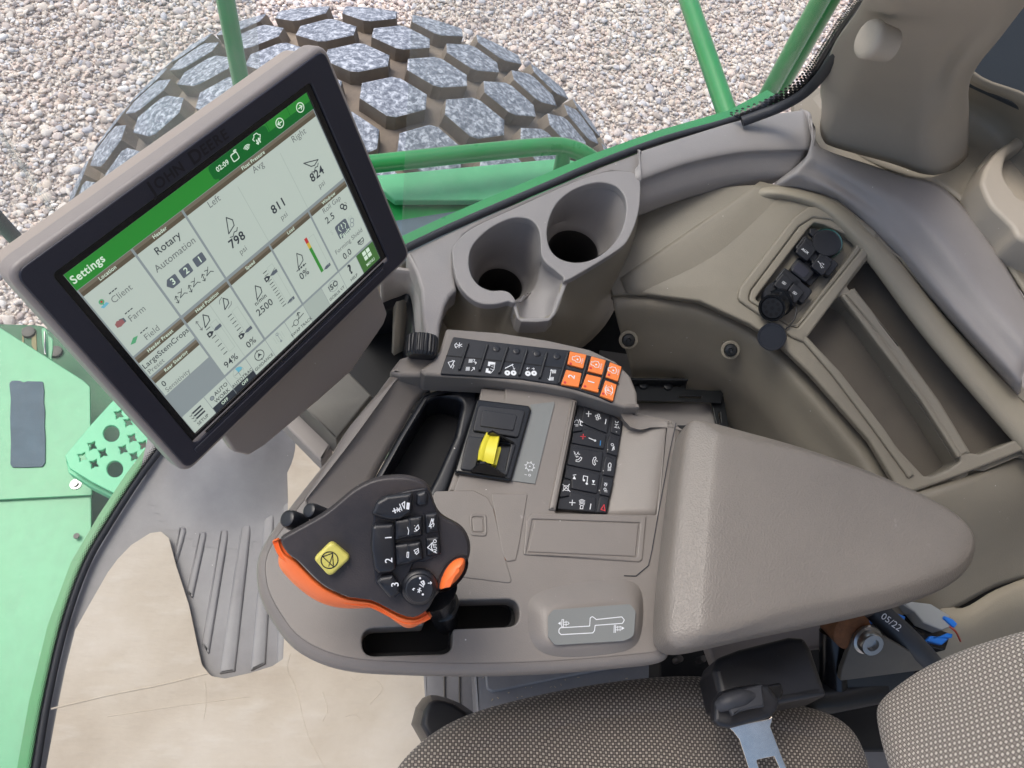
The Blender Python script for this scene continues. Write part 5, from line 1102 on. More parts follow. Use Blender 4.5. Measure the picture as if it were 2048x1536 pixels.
pr.build('key_symbols', ks)
pr = Print(HP(KT+.0022).aim(cv('c5', (1020, 440)), cv('c5', (1040, 350)))); 
for (c_, q_) in (((1040, 270), 0), ((1168, 305), 1), ((1285, 345), 2)):
    P_ = [(c_[0]-34, c_[1]-20), (c_[0]-20, c_[1]-16), (c_[0]-12, c_[1]-24), (c_[0]+14, c_[1]-20), (c_[0]+22, c_[1]), (c_[0]+16, c_[1]+20), (c_[0]-8, c_[1]+18), (c_[0]-18, c_[1]+6), (c_[0]-36, c_[1]+2)]
    pr.pline(rnd(cv('c5', P_), 1, 3), .0006, M['white'], True); PC('c5', (c_[0], c_[1]), .0010, fill=True, n=12)
    pr.ptext('n/min', cv('c5', (c_[0]+32, c_[1]+12)), .0030, M['white'], 0, 0)
for t_, c_, s_ in (('2', (1002, 388), .0095), ('1', (1136, 424), .0095), ('P', (1256, 480), .0062)):
    pr.ptext(t_, cv('c5', c_), s_, M['white'], 0, .012)
pr.pline(cv('c5', [(1240, 446), (1228, 468), (1230, 498), (1240, 514)]), .0006, M['white']); pr.pline(cv('c5', [(1272, 448), (1282, 472), (1278, 500), (1266, 514)]), .0006, M['white']); PC('c5', (1256, 480), .0036, w=.0005, n=24)
for c_, m_ in (((994, 298), 'redp'), ((1131, 328), 'redp'), ((1255, 374), 'redp'), ((955, 427), 'redp'), ((1092, 453), 'redp'), ((1216, 503), 'redp')): PC('c5', c_, .0014, m_, True, n=12)
pr.build('orange_key_print', ks)

# armrest pad
pad_o = [(1374, 836), (1400, 840), (1428, 846), (1500, 866), (1600, 893), (1700, 928), (1790, 964), (1860, 996), (1915, 1030), (1945, 1065), (1953, 1100), (1940, 1140), (1905, 1172), (1850, 1196), (1760, 1222), (1650, 1245), (1550, 1264), (1460, 1284), (1400, 1298), (1365, 1303), (1345, 1296), (1330, 1280), (1326, 1255), (1328, 1200), (1336, 1120), (1344, 1040), (1354, 960), (1364, 880)]
PZ = .658
po = [W(x, y, PZ-.012) for x, y in pad_o]; NP = len(po)
def padz(ring, z): return [Vector((p.x, p.y, z)) for p in ring]
top1 = inset(po, .003); top2 = inset(po, .011)
for i, q in zip([0, 1, 2, 3]+list(range(17, 28)), [(1424, 862), (1432, 862), (1446, 866), (1502, 880), (1462, 1266), (1420, 1272), (1405, 1272), (1396, 1266), (1391, 1256), (1389, 1235), (1392, 1190), (1398, 1120), (1404, 1040), (1411, 960), (1418, 888)]): top2[i] = W(*q, PZ)
xr = [W(1392, 1260, PZ).x, W(1425, 850, PZ).x]
# left chamfer: push the left edge of the upper rings inwards
lft = [0, 22, 23, 24, 25, 26, 27]
pcn = sum(top2, Vector())/len(top2)
r_top1 = padz(top1, PZ-.006); r_top2 = padz(top2, PZ+.002)
r3 = padz([p.lerp(pcn, .05) for p in top2], PZ+.0042); r4 = padz([p.lerp(pcn, .14) for p in top2], PZ+.005)
pad = cage('armrest_pad', [padz(inset(po, .012), PZ-.058), padz(inset(po, .003), PZ-.052), padz(po, PZ-.040), padz(po, PZ-.012), r_top1, r_top2, padz([p.lerp(pcn, .014) for p in top2], PZ+.0024), r3, r4], M['pad'], cn, sub=2)
slab('armrest_base', rnd([(1385, 850), (1600, 905), (1850, 1010), (1930, 1090), (1880, 1170), (1600, 1240), (1380, 1290), (1345, 1270)], 12), HP(.60), .05, M['console'], .006, cn)
slab('rear_gap_plate', rnd([(1330, 850), (1400, 850), (1380, 1290), (1320, 1290)], 4), HP(.592), .01, M['void'], .001, cn)
# console underside box so nothing floats
slab('console_base', rnd([(840, 850), (1260, 880), (1330, 1200), (900, 1260), (700, 1200)], 16), HP(.50), .25, M['housingdk'], .01, cn)

# ================================================================== CONTROL HANDLE
HT = .735
HPn = P3((560, 1085, HT+.004), (940, 1085, HT+.006), (760, 1240, HT-.020))
hd = thing('joystick', 'black multifunction drive handle with orange edge strip and yellow button over the slot', 'control lever', W(875, 1230, .56))
ho_ = cv('c6', [(108, 512), (165, 468), (280, 405), (400, 335), (500, 255), (590, 180), (700, 122), (800, 98), (900, 92), (980, 102), (1050, 130), (1092, 170), (1115, 240), (1145, 320), (1200, 370), (1280, 410), (1335, 470), (1360, 550), (1352, 640), (1310, 725), (1240, 800), (1170, 850), (1125, 900), (1095, 960), (1050, 1000), (985, 1028), (900, 1008), (800, 958), (700, 912), (560, 893), (420, 832), (330, 762), (225, 655), (150, 600)])
hw = [HPn.hit(*p) for p in crv(ho_, 2, True)]; hn = HPn.n
r0 = [p-hn*.002 for p in hw]
R = [inset([p-hn*.05 for p in hw], .028, 0, hn), inset([p-hn*.036 for p in hw], .012, 0, hn), inset([p-hn*.018 for p in hw], .002, 0, hn), [p-hn*.006 for p in hw], inset([p-hn*.0 for p in hw], .0035, 0, hn), inset([p+hn*.003 for p in hw], .0075, 0, hn), inset([p+hn*.0038 for p in hw], .011, 0, hn)]
cage('grip_body', R, M['blacks'], hd, sub=2)
slab('top_skin', [ (HPn.loc(*p)) for p in [] ] or rnd([tuple(Vector(p).lerp(Vector((775, 1090)), .035)) for p in crv(ho_, 2, True)], 0), HPn.up(.0052), .005, M['blacks'], .0022, hd)
og = cv('c6', [(104, 522), (118, 600), (126, 682), (190, 765), (260, 830), (330, 882), (400, 918), (480, 941), (560, 950), (640, 950), (720, 947), (790, 975), (860, 1030), (930, 1072), (985, 1070), (1040, 1035), (1060, 990)])
oi = cv('c6', [(112, 512), (150, 600), (225, 655), (270, 700), (330, 762), (375, 800), (420, 832), (490, 865), (560, 893), (640, 904), (700, 912), (760, 935), (820, 968), (890, 1004), (950, 1022), (1010, 1020), (1075, 985)])
Ho = HPn.up(-.013)
loft('orange_strip', [[Ho.up(.004).hit(p[0]+3, p[1]-5) for p in oi], [Ho.up(.0088).hit(*p) for p in oi], [Ho.up(.0085).hit(p[0]*.75+q[0]*.25, p[1]*.75+q[1]*.25+.3) for p, q in zip(oi, og)], [Ho.up(.004).hit(p[0]*.3+q[0]*.7, p[1]*.3+q[1]*.7) for p, q in zip(oi, og)], [Ho.up(-.004).hit(*q) for q in og], [Ho.up(-.016).hit(q[0]*.9+p[0]*.1, q[1]*.8+p[1]*.2) for p, q in zip(oi, og)], [Ho.up(-.020).hit(*p) for p in oi]], M['orangeb'], hd, n=4, cross=4, smooth=120)
tb = [HPn.up(.010).hit(*p) for p in cv('c6', [(1320, 618), (1332, 670), (1315, 730), (1270, 790), (1210, 835), (1150, 852), (1136, 832), (1148, 780), (1170, 722), (1205, 668), (1255, 628)])]
cage('orange_thumb_key', [inset([p-hn*.016 for p in tb], .003, 0, hn), [p-hn*.006 for p in tb], inset([p+hn*.002 for p in tb], .003, 0, hn), inset([p+hn*.0045 for p in tb], .008, 0, hn)], M['orangeb'], hd, sub=2)
cage('thumb_well', [[p-hn*.010 for p in inset(tb, -.002, 0, hn)], [p-hn*.003 for p in inset(tb, -.001, 0, hn)]], M['blacks'], hd, sub=1, caps=(1, 0))
tube('stem', [W(862, 1170, .70), W(876, 1205, .64), W(890, 1238, .585), W(893, 1245, .555)], [.020, .012, .011, .011], M['gloss'], hd, 20)
lathe('stem_nut', W(884, 1210, .622), (W(876, 1190, .66)-W(893, 1245, .555)).normalized(), [(-.004, .011), (-.002, .0145), (.004, .0145), (.006, .012)], M['gloss'], hd, 24)
H0 = HPn.up(.0075)
def hb(name, pts, r, h, m, b=.0022, par=None, base=None): return slab(name, rnd(cv('c6', pts), r), (base or H0).up(h), .012, M[m], b, par or hd)
for c_, r_ in (((252, 425), .0072), ((392, 372), .0062)):
    p_ = HPn.up(-.026).hit(*cv('c6', c_)); lathe('front_button', p_-hn*.012, (hn+Vector((-.6, .4, 0))).normalized(), [(0, r_), (.012, r_), (.0165, r_*.85), (.018, r_*.5)], M['black'], hd, 28)
yb = hb('yellow_stop_button', [(455, 520, 40), (582, 628, 30), (445, 755, 40), (340, 635, 30)], 8, .0045, 'yellow2', .0024)
pr = Print(H0.up(.0045)); y0 = pr.pl.loc(*cv('c6', (445, 640))); pr.line(circ(*y0, .0057, n=30), .0007, M['bracket'], True)
pr.pline(cv('c6', [(404, 624), (466, 602), (480, 660), (440, 682)]), .0006, M['bracket'], False) if False else None
pr.pline(cv('c6', [(402, 618), (464, 596), (470, 682)]), .0006, M['bracket'], True); pr.pline(cv('c6', [(440, 680), (466, 598)]), .0005, M['bracket'])
pr.build('stop_symbol', yb)
hb('recess_plate', [(730, 330, 40), (780, 235, 20), (960, 195, 20), (1075, 175, 40), (1100, 250, 20), (1130, 330, 10), (1160, 600, 20), (1060, 650), (980, 660), (900, 860, 30), (860, 890, 20), (740, 790, 20), (710, 560)], 6, .0008, 'darkp', .001)
B1 = [('wing_key', [(710, 350, 14), (745, 270, 30), (810, 232, 20), (975, 212, 14), (972, 330, 14), (900, 382, 14), (830, 388, 12), (790, 378, 10)], .006), ('round_key', [(1000, 215, 20), (1060, 195, 16), (1078, 225, 14), (1070, 290, 18), (1020, 300, 16), (996, 285, 12)], .003),
      ('long_key', [(715, 430, 20), (740, 415, 14), (850, 408, 14), (862, 430, 8), (870, 700, 16), (840, 722, 14), (760, 732, 20), (730, 700, 20), (706, 560, 40)], .006),
      ('third_key', [(742, 778, 12), (770, 752, 10), (850, 738, 14), (890, 800, 20), (898, 850, 14), (860, 880, 14), (830, 885, 12), (780, 830, 20)], .006),
      ('raise_key', [(862, 385), (1040, 358), (1040, 490), (950, 500), (858, 520)], .0045), ('speed_key', [(858, 545), (1030, 518), (1048, 640), (960, 668), (868, 682)], .0045),
      ('float_key', [(1050, 345), (1138, 338), (1148, 462), (1060, 480)], .003), ('auto_key', [(1058, 498), (1148, 488), (1158, 600), (1066, 622)], .003)]
kk_ = {}
for nm, pts, h in B1: kk_[nm] = hb(nm, pts, 4, h*1.35, 'black', .0028)
hb('key_bevel', [(948, 372), (1038, 360), (1036, 486), (942, 498)], 3, .0072, 'black', .0022, kk_['raise_key']); hb('key_bevel', [(940, 538), (1028, 522), (1044, 636), (948, 660)], 3, .0072, 'black', .0022, kk_['speed_key'])
jc = H0.hit(*cv('c6', (1020, 812))); lathe('hat_switch', jc-hn*.006, hn, [(0, .0128), (.0075, .0130), (.009, .0120), (.0100, .0104), (.0105, .0104), (.0122, .0100), (.0130, .0088), (.0128, .007), (.0125, .003)], M['black'], hd, 40)
hatp = H0.up(.0125)
pr = Print(H0.up(.0081).aim(cv('c6', (830, 640)), cv('c6', (822, 480)))); lw_ = .0006
for t_, c_, s_ in (('1', (824, 496), .0066), ('2', (826, 642), .0072), ('3', (866, 796), .0072)): pr.ptext(t_, cv('c6', c_), s_, M['white'], 0, .01)
PL('c6', [(850, 328), (876, 318)], .0008); PL('c6', [(858, 310), (866, 338)], .0008); PL('c6', [(944, 276), (940, 310), (950, 312), (954, 278)], .0010, closed=True)
PL('c6', [(894, 282), (908, 322)], .0006); PL('c6', [(908, 280), (926, 266), (924, 310), (908, 280)], .0006); PL('c6', [(876, 306), (896, 330)], .0006); PL('c6', [(894, 306), (878, 330)], .0006); PL('c6', [(874, 320), (898, 316)], .0006)
pr.h = -.0004+.0006
pr.pl = H0.up(.0072)
PL('c6', [(992, 440), (1012, 414), (1018, 438), (1006, 450), (992, 440)], .0005); PL('c6', [(988, 456), (1004, 452)], .0005); PL('c6', [(944, 430), (952, 452), (948, 476)], .0005)
PL('c6', [(986, 578), (1012, 566), (1016, 590), (1002, 604), (986, 578)], .0005); PL('c6', [(992, 598), (1010, 578)], .0004); PL('c6', [(942, 590), (952, 590), (950, 624), (940, 622)], .0005, closed=True)
pr.pl = H0.up(.00405)
PL('c6', [(1084, 424), (1100, 376), (1108, 404), (1084, 424)], .0006); PL('c6', [(1080, 426), (1096, 424), (1094, 436)], .0005); PL('c6', [(1112, 376), (1106, 400), (1114, 410), (1108, 426)], .0005)
PL('c6', [(1072, 560), (1104, 528), (1096, 558), (1106, 582), (1072, 560)], .0006)
a1_ = pr.pl.aim(cv('c6', (1122, 586)), cv('c6', (1120, 520))); pr.pl = a1_; pr.ptext('AUTO', cv('c6', (1121, 552)), .0034, M['white'], 0, .02)
pr.pl = H0.up(.0072)
PL('c6', [(1008, 828), (1032, 838)], .0006); PL('c6', [(1028, 820), (1010, 846)], .0006); PL('c6', [(1020, 818), (1020, 848)], .0006); PL('c6', [(1022, 796), (1046, 812)], .0006); PL('c6', [(1030, 780), (1046, 772), (1044, 798), (1030, 780)], .0006); PL('c6', [(1050, 776), (1054, 792), (1046, 804)], .0005)
PL('c6', [(1076, 788), (1098, 786)], .0006); PL('c6', [(1090, 778), (1098, 786), (1092, 794)], .0005); PL('c6', [(990, 822), (976, 828)], .0006); PL('c6', [(984, 820), (976, 828), (984, 834)], .0005)
for c_ in ((1024, 756), (1042, 860)): PC('c6', c_, .0008, fill=True, n=8)
pr.pl = HPn.up(.0008)
for r_ in [[(x-34, y+34) for x, y in r0_] for r0_ in ([(1236, 380), (1258, 386), (1262, 420), (1240, 415)], [(1244, 430), (1264, 432), (1266, 466), (1250, 466)], [(1272, 390), (1288, 402), (1292, 425), (1276, 420)], [(1276, 432), (1294, 436), (1294, 470), (1280, 468)])]: PL('c6', r_, .0004, 'browp', True)
pr.build('handle_print', hd)
# ================================================================== DISPLAY
def solve_quad(c, Wd):
    A = []
    for (u, v), (x, y) in zip(((0, 0), (1, 0), (1, 1), (0, 1)), c):
        x = (x-1024)/F; y = -(y-768)/F
        A.append([u, v, 1, 0, 0, 0, -x*u, -x*v, -x]); A.append([0, 0, 0, u, v, 1, -y*u, -y*v, -y])
    h = np.linalg.svd(np.array(A, float))[2][-1].reshape(3, 3)
    h[2] *= -1            # looking along -z
    if h[2, 2] > 0: h = -h
    s = Wd/np.linalg.norm(h[:, 0]); h = h*s
    return [CAM + RWC @ Vector(h[:, i]) - (CAM) if i < 2 else CAM + RWC @ Vector(h[:, 2]) for i in range(3)]
bez = [(28, 548), (648, 98), (818, 512), (376, 940)]
a_, b_, o_ = solve_quad(bez, .285)
ex = a_.normalized(); n_ = ex.cross(-b_).normalized()
MP = Plane(o_, n_, ex)                     # bezel face
print('display: TL', tuple(round(v, 3) for v in o_), 'W', a_.length, 'H', b_.length, 'n', tuple(round(v, 2) for v in n_), 'BR', MP.hit(818, 512))
dp = thing('display', 'touchscreen display in a grey housing showing green bar, psi readings and white tiles', 'display', MP.hit(480, 800)-MP.n*.05)
bz = [MP.loc(*p) for p in bez]
bw = sum(p[0] for p in (bz[1], bz[2]))/2; bh = -sum(p[1] for p in (bz[2], bz[3]))/2; bx = (bz[0][0]+bz[3][0])/2; by = (bz[0][1]+bz[1][1])/2
def rect(x0, y0, x1, y1, r=0):
    return rnd([(x0, y0), (x1, y0), (x1, y1), (x0, y1)], r) if r else [(x0, y0), (x1, y0), (x1, y1), (x0, y1)]
def mslab(name, loops, h, depth, m, bev, par=dp):
    vs, fs = slab_loc(loops, MP.up(h), depth, bev); return link(name, vs, fs, M[m] if isinstance(m, str) else m, par)
X0, X1, Y0, Y1 = bx, bw, -bh, by
mslab('housing', [rect(X0-.004, Y0-.004, X1+.004, Y1+.004, .012), rect(X0+.010, Y0+.018, X1-.010, Y1-.016, .004)], -.0012, .020, 'housing', .004)
mslab('rear_housing', [rect(X0+.001, Y0+.002, X1-.001, Y1-.0005, .010)], -.020, .026, 'housingdk', .006)
scr = [(130, 553), (608, 184), (764, 518), (386, 862)]
SPn = MP.up(-.0035)
sc = [SPn.loc(*p) for p in scr]
SX0 = (sc[0][0]+sc[3][0])/2; SX1 = (sc[1][0]+sc[2][0])/2; SY1 = (sc[0][1]+sc[1][1])/2; SY0 = (sc[2][1]+sc[3][1])/2; SWd = SX1-SX0; SHt = SY1-SY0
print('screen', SWd, SHt)
mslab('bezel', [rect(X0, Y0, X1, Y1, .009), rect(SX0-.006, SY0-.006, SX1+.006, SY1+.006, .004)], 0, .006, 'bezel', .0012)
mslab('inner_border', [rect(SX0-.007, SY0-.007, SX1+.007, SY1+.007, .004), rect(SX0-.0003, SY0-.0003, SX1+.0003, SY1+.0003, 0)], -.0022, .003, 'gloss', .0008)
mslab('lower_ledge', [rect(X0+.014, Y0+.0065, X1-.034, Y0+.0115, .001)], .0012, .003, 'bezel', .0006)
mslab('lower_ledge', [rect(X0+.03, Y0+.0148, X1-.03, Y0+.0158, .0004)], .0004, .002, 'gloss', .0003)
# rear plate visible under the display
BP = MP.up(-.034)
slab('mount_plate', rnd([(440, 860), (470, 905, 10), (498, 912, 12), (530, 892, 6), (640, 800), (705, 742), (768, 650, 10), (776, 628, 14), (752, 560), (600, 560)], 5), BP, .012, M['housingdk'], .003, dp)
# logo lettering
pr = Print(MP); xm, ym = MP.loc(377, 328); angL = MP.loc(456, 268); angF = MP.loc(296, 380)
u0 = (angL[0]+angF[0])/2; v0 = (angL[1]+angF[1])/2
pr.h = .0002
chars = [('J', 1.3), ('O', 1), ('H', 1), ('N', 1), (' ', 1), ('D', 1.3), ('E', 1), ('E', 1), ('R', 1), ('E', 1)]; ws_l = []
for ch_, k_ in chars:
    gx = [p[0] for p in glyphs(ch_, .02)[0]] if ch_ != ' ' else [0, .45]; ws_l.append((max(gx)-min(gx))*k_+.13)
tot = sum(ws_l); sz_ = (angL[0]-angF[0])/tot; cur = angF[0]
for (ch_, k_), w_ in zip(chars, ws_l):
    if ch_ != ' ': pr.text(ch_, cur+w_*sz_/2, v0-(0 if k_ > 1 else -.0), sz_*k_, M['darkp'], 0, .02)
    cur += w_*sz_
pr.build('maker_lettering', dp)
# ---- screen image
SP2 = Plane(SPn.w(SX0, SY1), SPn.n, SPn.ex)          # origin at the upper left corner; v is down when negated
K = .53
LT = {'white': lit('lit_tile_white', (188, 200, 190), K), 'bg': lit('lit_grey', (140, 150, 152), K), 'green': lit('lit_green', (44, 135, 52), K), 'greend': lit('lit_dark_green', (20, 100, 44), K), 'brown': lit('lit_brown', (92, 84, 70), K),
      'brownl': lit('lit_brown_light', (116, 108, 94), K), 'txt': lit('lit_text', (52, 58, 66), K), 'grey': lit('lit_text_grey', (112, 118, 118), K), 'w': lit('lit_bright', (215, 235, 215), K), 'slate': lit('lit_slate', (92, 100, 110), K), 'line': lit('lit_thin_line', (170, 182, 174), K),
      'menu': lit('lit_menu_green', (70, 112, 60), K), 'red': lit('lit_red', (190, 60, 60), K), 'yel': lit('lit_yellow', (205, 175, 70), K), 'grn': lit('lit_bar_green', (60, 140, 60), K), 'cyan': lit('lit_cyan', (110, 180, 200), K), 'mint': lit('lit_field_green', (90, 165, 120), K), 'barn': lit('lit_barn', (150, 100, 100), K)}
vs = [SP2.w(u*SWd, -v*SHt) for u, v in ((0, 0), (1, 0), (1, 1), (0, 1))]; back = [p-SP2.n*.002 for p in vs]
screen = link('screen', vs+back, [[3, 2, 1, 0], [4, 5, 6, 7], [0, 1, 5, 4], [1, 2, 6, 5], [2, 3, 7, 6], [3, 0, 4, 7]], LT['bg'], dp, smooth=0)
class Tile(Print):
    def __init__(s): super().__init__(SP2); s.h = .00015; s.lv = 0
    def c(s, u, v): return (u*SWd, -v*SHt)
    def R(s, u0, v0, u1, v1, m, h=.00015): s.poly([s.c(u0, v1), s.c(u1, v1), s.c(u1, v0), s.c(u0, v0)], LT[m], h)
    def Pg(s, pts, m, h=.0004): s.poly([s.c(*p) for p in pts], LT[m], h)
    def L(s, pts, m='txt', w=.0007, closed=False, h=.0005): s.line([s.c(*p) for p in pts], w, LT[m], closed, h)
    def T(s, t, u, v, size, m='txt', b=0, h=.0005): s.text(t, *s.c(u, v), size*.78, LT[m], 0, b, h, .95)
    def C(s, u, v, r, m='txt', fill=False, w=.0007, n=24, h=.0005):
        x, y = s.c(u, v)
        if fill: s.poly(circ(x, y, r, n=n), LT[m], h)
        else: s.line(circ(x, y, r, n=n), w, LT[m], True, h)
    def done(s, name): return s.build(name, screen)
HD = .030
def header(t, u0, u1, v, title):
    t.R(u0, v, u1, v+HD*.5, 'brownl', .00022); t.R(u0, v+HD*.5, u1, v+HD+.004, 'brown', .0002); t.T(title, (u0+u1)/2, v+HD*.55, .0052, 'w', .015)
def blade(t, u, v, s=1, flip=False, m='txt'):      # sail-like header symbol
    f = -1 if flip else 1
    t.L([(u-.020*s*f, v+.036*s), (u+.002*s*f, v-.034*s), (u+.017*s*f, v-.006*s), (u+.012*s*f, v+.020*s), (u-.020*s*f, v+.036*s)], m, .0008)
def waves(t, u, v, s=1):
    t.L([(u-.016*s, v+.006*s), (u-.006*s, v+.012*s), (u+.006*s, v-.002*s), (u+.016*s, v+.002*s), (u+.024*s, v-.01*s)], 'txt', .0007)
# title bar
t = Tile(); t.R(0, 0, 1, .042, 'green'); t.R(0, .042, 1, .083, 'greend', .00012); t.R(0, .042, .56, .083, 'green', .00014)
t.poly([t.c(*p) for p in rnd([(.545, -.0), (.80, -.0), (.80, .072), (.545, .072)], .02, 4)], LT['greend'], .0003)
t.T('Settings', .062, .040, .0105, 'w', .02); t.T('02:09', .594, .036, .0068, 'w', .02)
t.poly([t.c(*p) for p in rnd([(.634, .018), (.662, .018), (.662, .056), (.634, .056)], .008, 3)], LT['w'], .00045); t.poly([t.c(*p) for p in rnd([(.637, .023), (.659, .023), (.659, .051), (.637, .051)], .006, 3)], LT['greend'], .0006)
for k, r in enumerate((.0012, .0022, .0032, .0042)):
    for cx, cy, kk in ((.702, .050, 1), (.657, .022, .5)):
        x, y = t.c(cx, cy); t.line([(x+r*kk*math.cos(a), y+r*kk*math.sin(a)) for a in [math.radians(45+90*i/6) for i in range(7)]], .0006*max(kk, .7), LT['w'], False, .0007)
cl = [(.737, .034), (.734, .024), (.742, .018), (.745, .010), (.757, .010), (.761, .020), (.767, .026), (.762, .036)]
t.L(cl, 'w', .0007); t.L([(.745, .036), (.745, .054)], 'w', .0010); t.L([(.740, .048), (.745, .056), (.750, .048)], 'w', .0008); t.L([(.755, .036), (.755, .054)], 'w', .0010); t.L([(.750, .042), (.755, .034), (.760, .042)], 'w', .0008)
for cx, d in ((.853, -1), (.952, 1)):
    t.C(cx, .038, .0036, 'w', w=.0008); t.L([(cx-.008, .038), (cx+.008, .038)], 'w', .0009); t.L([(cx+d*.001, .028), (cx+d*.009, .038), (cx+d*.001, .048)], 'w', .0008)
for cx in (.805, .903): t.L([(cx, .0), (cx, .083)], 'greend', .0005, h=.0004)
t.done('title_bar')
def tile(u0, v0, u1, v1, title=None):
    t = Tile(); g = .004
    t.R(u0+g, v0+(HD if title else .004), u1-g, v1-.006, 'white', .00015)
    if title: header(t, u0+g, u1-g, v0, title)
    return t
# Location
t = tile(0, .085, .2, .475, 'Location')
for nm, v in (('Client', .207), ('Farm', .321), ('Field', .436)):
    t.T('---', .080, v-.034, .0095, 'txt', .01); t.T(nm, .095, v+.003, .0092, 'grey')
t.C(.034, .183, .0020, 'mint', True); t.Pg([(.028, .186), (.040, .186), (.034, .200)], 'mint', .00045); t.Pg([(.022, .200), (.044, .196), (.050, .208), (.028, .212)], 'cyan', .0004); t.C(.034, .182, .0008, 'red', True, h=.0007)
t.Pg([(.022, .300), (.032, .292), (.050, .300), (.050, .320), (.034, .324), (.022, .318)], 'barn'); t.Pg([(.040, .292), (.056, .300), (.056, .320), (.048, .322)], 'slate', .0003)
t.Pg([(.020, .418), (.040, .400), (.056, .406), (.036, .426)], 'mint')
t.done('location_tile')
# Header
t = tile(.2, .085, .4, .475, 'Header'); t.T('Rotary', .302, .161, .0108, 'txt', .008); t.T('Automation', .302, .222, .0102, 'grey', .004)
for n, cx in (('1', .359), ('2', .301), ('3', .245)):
    P_ = [(cx-.021, .290), (cx+.021, .290), (cx+.021, .337), (cx-.021, .337)] if n != '3' else [(cx-.025, .314), (cx-.012, .290), (cx+.021, .290), (cx+.021, .340), (cx-.012, .340)]
    t.poly([t.c(*p) for p in rnd(P_, .006, 3)], LT['slate'], .0004); t.T(n, cx+.001, .314, .0095, 'w', .015, .0007)
    t.L([(cx-.008, .372), (cx+.004, .378), (cx-.010, .398), (cx+.010, .392), (cx+.018, .402)], 'txt', .0006); t.L([(cx+.004, .378), (cx+.010, .366)], 'txt', .0005); t.L([(cx-.020, .378), (cx-.024, .410)], 'txt', .0006); t.L([(cx-.028, .388), (cx-.020, .376), (cx-.014, .388)], 'txt', .0005); t.L([(cx-.030, .402), (cx-.024, .412), (cx-.018, .402)], 'txt', .0005)
t.done('header_tile')
# Float pressure
t = tile(.4, .085, 1, .475, 'Float Pressure')
for nm, cx, val, ic in (('Left', .506, '798', 1), ('Avg', .704, '811', 0), ('Right', .899, '824', 2)):
    t.T(nm, cx, .141, .0098, 'grey'); t.T(val, cx, .357, .0130, 'txt', .02); t.T('psi', cx, .416, .0088, 'grey')
    if ic == 1: blade(t, cx+.006, .270); waves(t, cx, .318)
    if ic == 2: t.L([(cx-.030, .268), (cx+.030, .300), (cx+.006, .312), (cx-.008, .305), (cx-.030, .268)], 'txt', .0008); waves(t, cx, .325)
for u in (.605, .803): t.L([(u, .155), (u, .465)], 'line', .0005)
t.done('float_pressure_tile')
t = tile(0, .480, .2, .607, 'Header Preset'); t.T('LargeStemCrops', .100, .543, .0084, 'txt', .006); t.T('Preset', .040, .580, .0076, 'grey'); t.done('preset_tile')
t = tile(0, .612, .2, .737, 'Rear Steering'); t.T('0', .024, .676, .0088, 'txt', .01); t.T('Sensitivity', .066, .712, .0078, 'grey'); t.done('steering_tile')
# Head position
t = tile(.2, .485, .4, .875, 'Head Position')
t.L([(.302, .52), (.302, .87)], 'line', .0005); blade(t, .262, .566, .85); blade(t, .352, .566, .75)
t.L([(.232, .540), (.232, .596)], 'grey', .0006); t.L([(.227, .550), (.232, .540), (.237, .550)], 'grey', .0006); t.L([(.227, .586), (.232, .596), (.237, .586)], 'grey', .0006)
t.L([(.332, .552), (.338, .538), (.352, .532)], 'grey', .0006); t.L([(.372, .582), (.366, .594), (.350, .600)], 'grey', .0006)
def slider(t, u, v0, v1, knob, v_knob, nt=7):
    for i in range(nt):
        v = v0+(v1-v0)*i/(nt-1)
        if abs(v-v_knob) < .016 and knob: continue
        t.L([(u-.008, v), (u+.008, v)], 'txt', .0007 if i % 2 == 0 else .0005)
    t.L([(u+.014, v0-.01), (u+.040, v0-.01), (u+.040, v1+.01), (u+.014, v1+.01)], 'line', .0004, True)
    if knob:
        t.Pg([(u-.016, v_knob-.013), (u-.002, v_knob-.013), (u+.010, v_knob), (u-.002, v_knob+.013), (u-.016, v_knob+.013)], 'txt', .00055); t.C(u-.008, v_knob, .0010, 'white', True, h=.0007)
        t.Pg([(u+.010, v_knob), (u+.022, v_knob-.009), (u+.044, v_knob-.009), (u+.044, v_knob+.009), (u+.022, v_knob+.009)], 'slate', .00055)
slider(t, .252, .610, .775, True, .640); slider(t, .340, .635, .770, True, .765)
t.T('94%', .252, .832, .0108, 'txt', .006); t.T('0%', .350, .832, .0108, 'txt', .006); t.done('head_position_tile')
# Speed
t = tile(.4, .485, .6, .875, 'Speed'); blade(t, .474, .636, .95); t.T('n/min', .466, .683, .0074, 'txt', .01); t.T('2500', .464, .733, .0115, 'txt', .006)
slider(t, .534, .582, .800, True, .618, 13); t.L([(.545, .618), (.575, .600)], 'txt', .0005); t.Pg([(.546, .806), (.562, .796), (.584, .796), (.584, .812), (.562, .814)], 'slate', .0005); t.done('speed_tile')
t = tile(.6, .485, .8, .875, 'Load'); blade(t, .676, .655, 1.0); t.T('0%', .665, .742, .0115, 'txt', .008)
t.C(.668, .700, .0010, 'txt', True); t.L([(.644, .700), (.660, .700)], 'txt', .0008); t.L([(.655, .694), (.661, .700), (.655, .706)], 'txt', .0006); t.L([(.676, .700), (.692, .700)], 'txt', .0008); t.L([(.682, .694), (.676, .700), (.682, .706)], 'txt', .0006)
t.R(.731, .588, .744, .618, 'red', .0005); t.R(.731, .618, .744, .650, 'yel', .0005); t.R(.731, .650, .744, .806, 'grn', .0005); t.L([(.750, .60), (.775, .60), (.775, .80)], 'line', .0004)
t.Pg([(.746, .804), (.760, .794), (.782, .794), (.782, .810), (.760, .812)], 'slate', .0005); t.done('load_tile')
t = tile(.8, .485, 1, .875, 'Windrow'); t.T('Roll Gap', .900, .540, .0082, 'grey', .004); t.T('2.5', .868, .595, .0112, 'txt', .008)
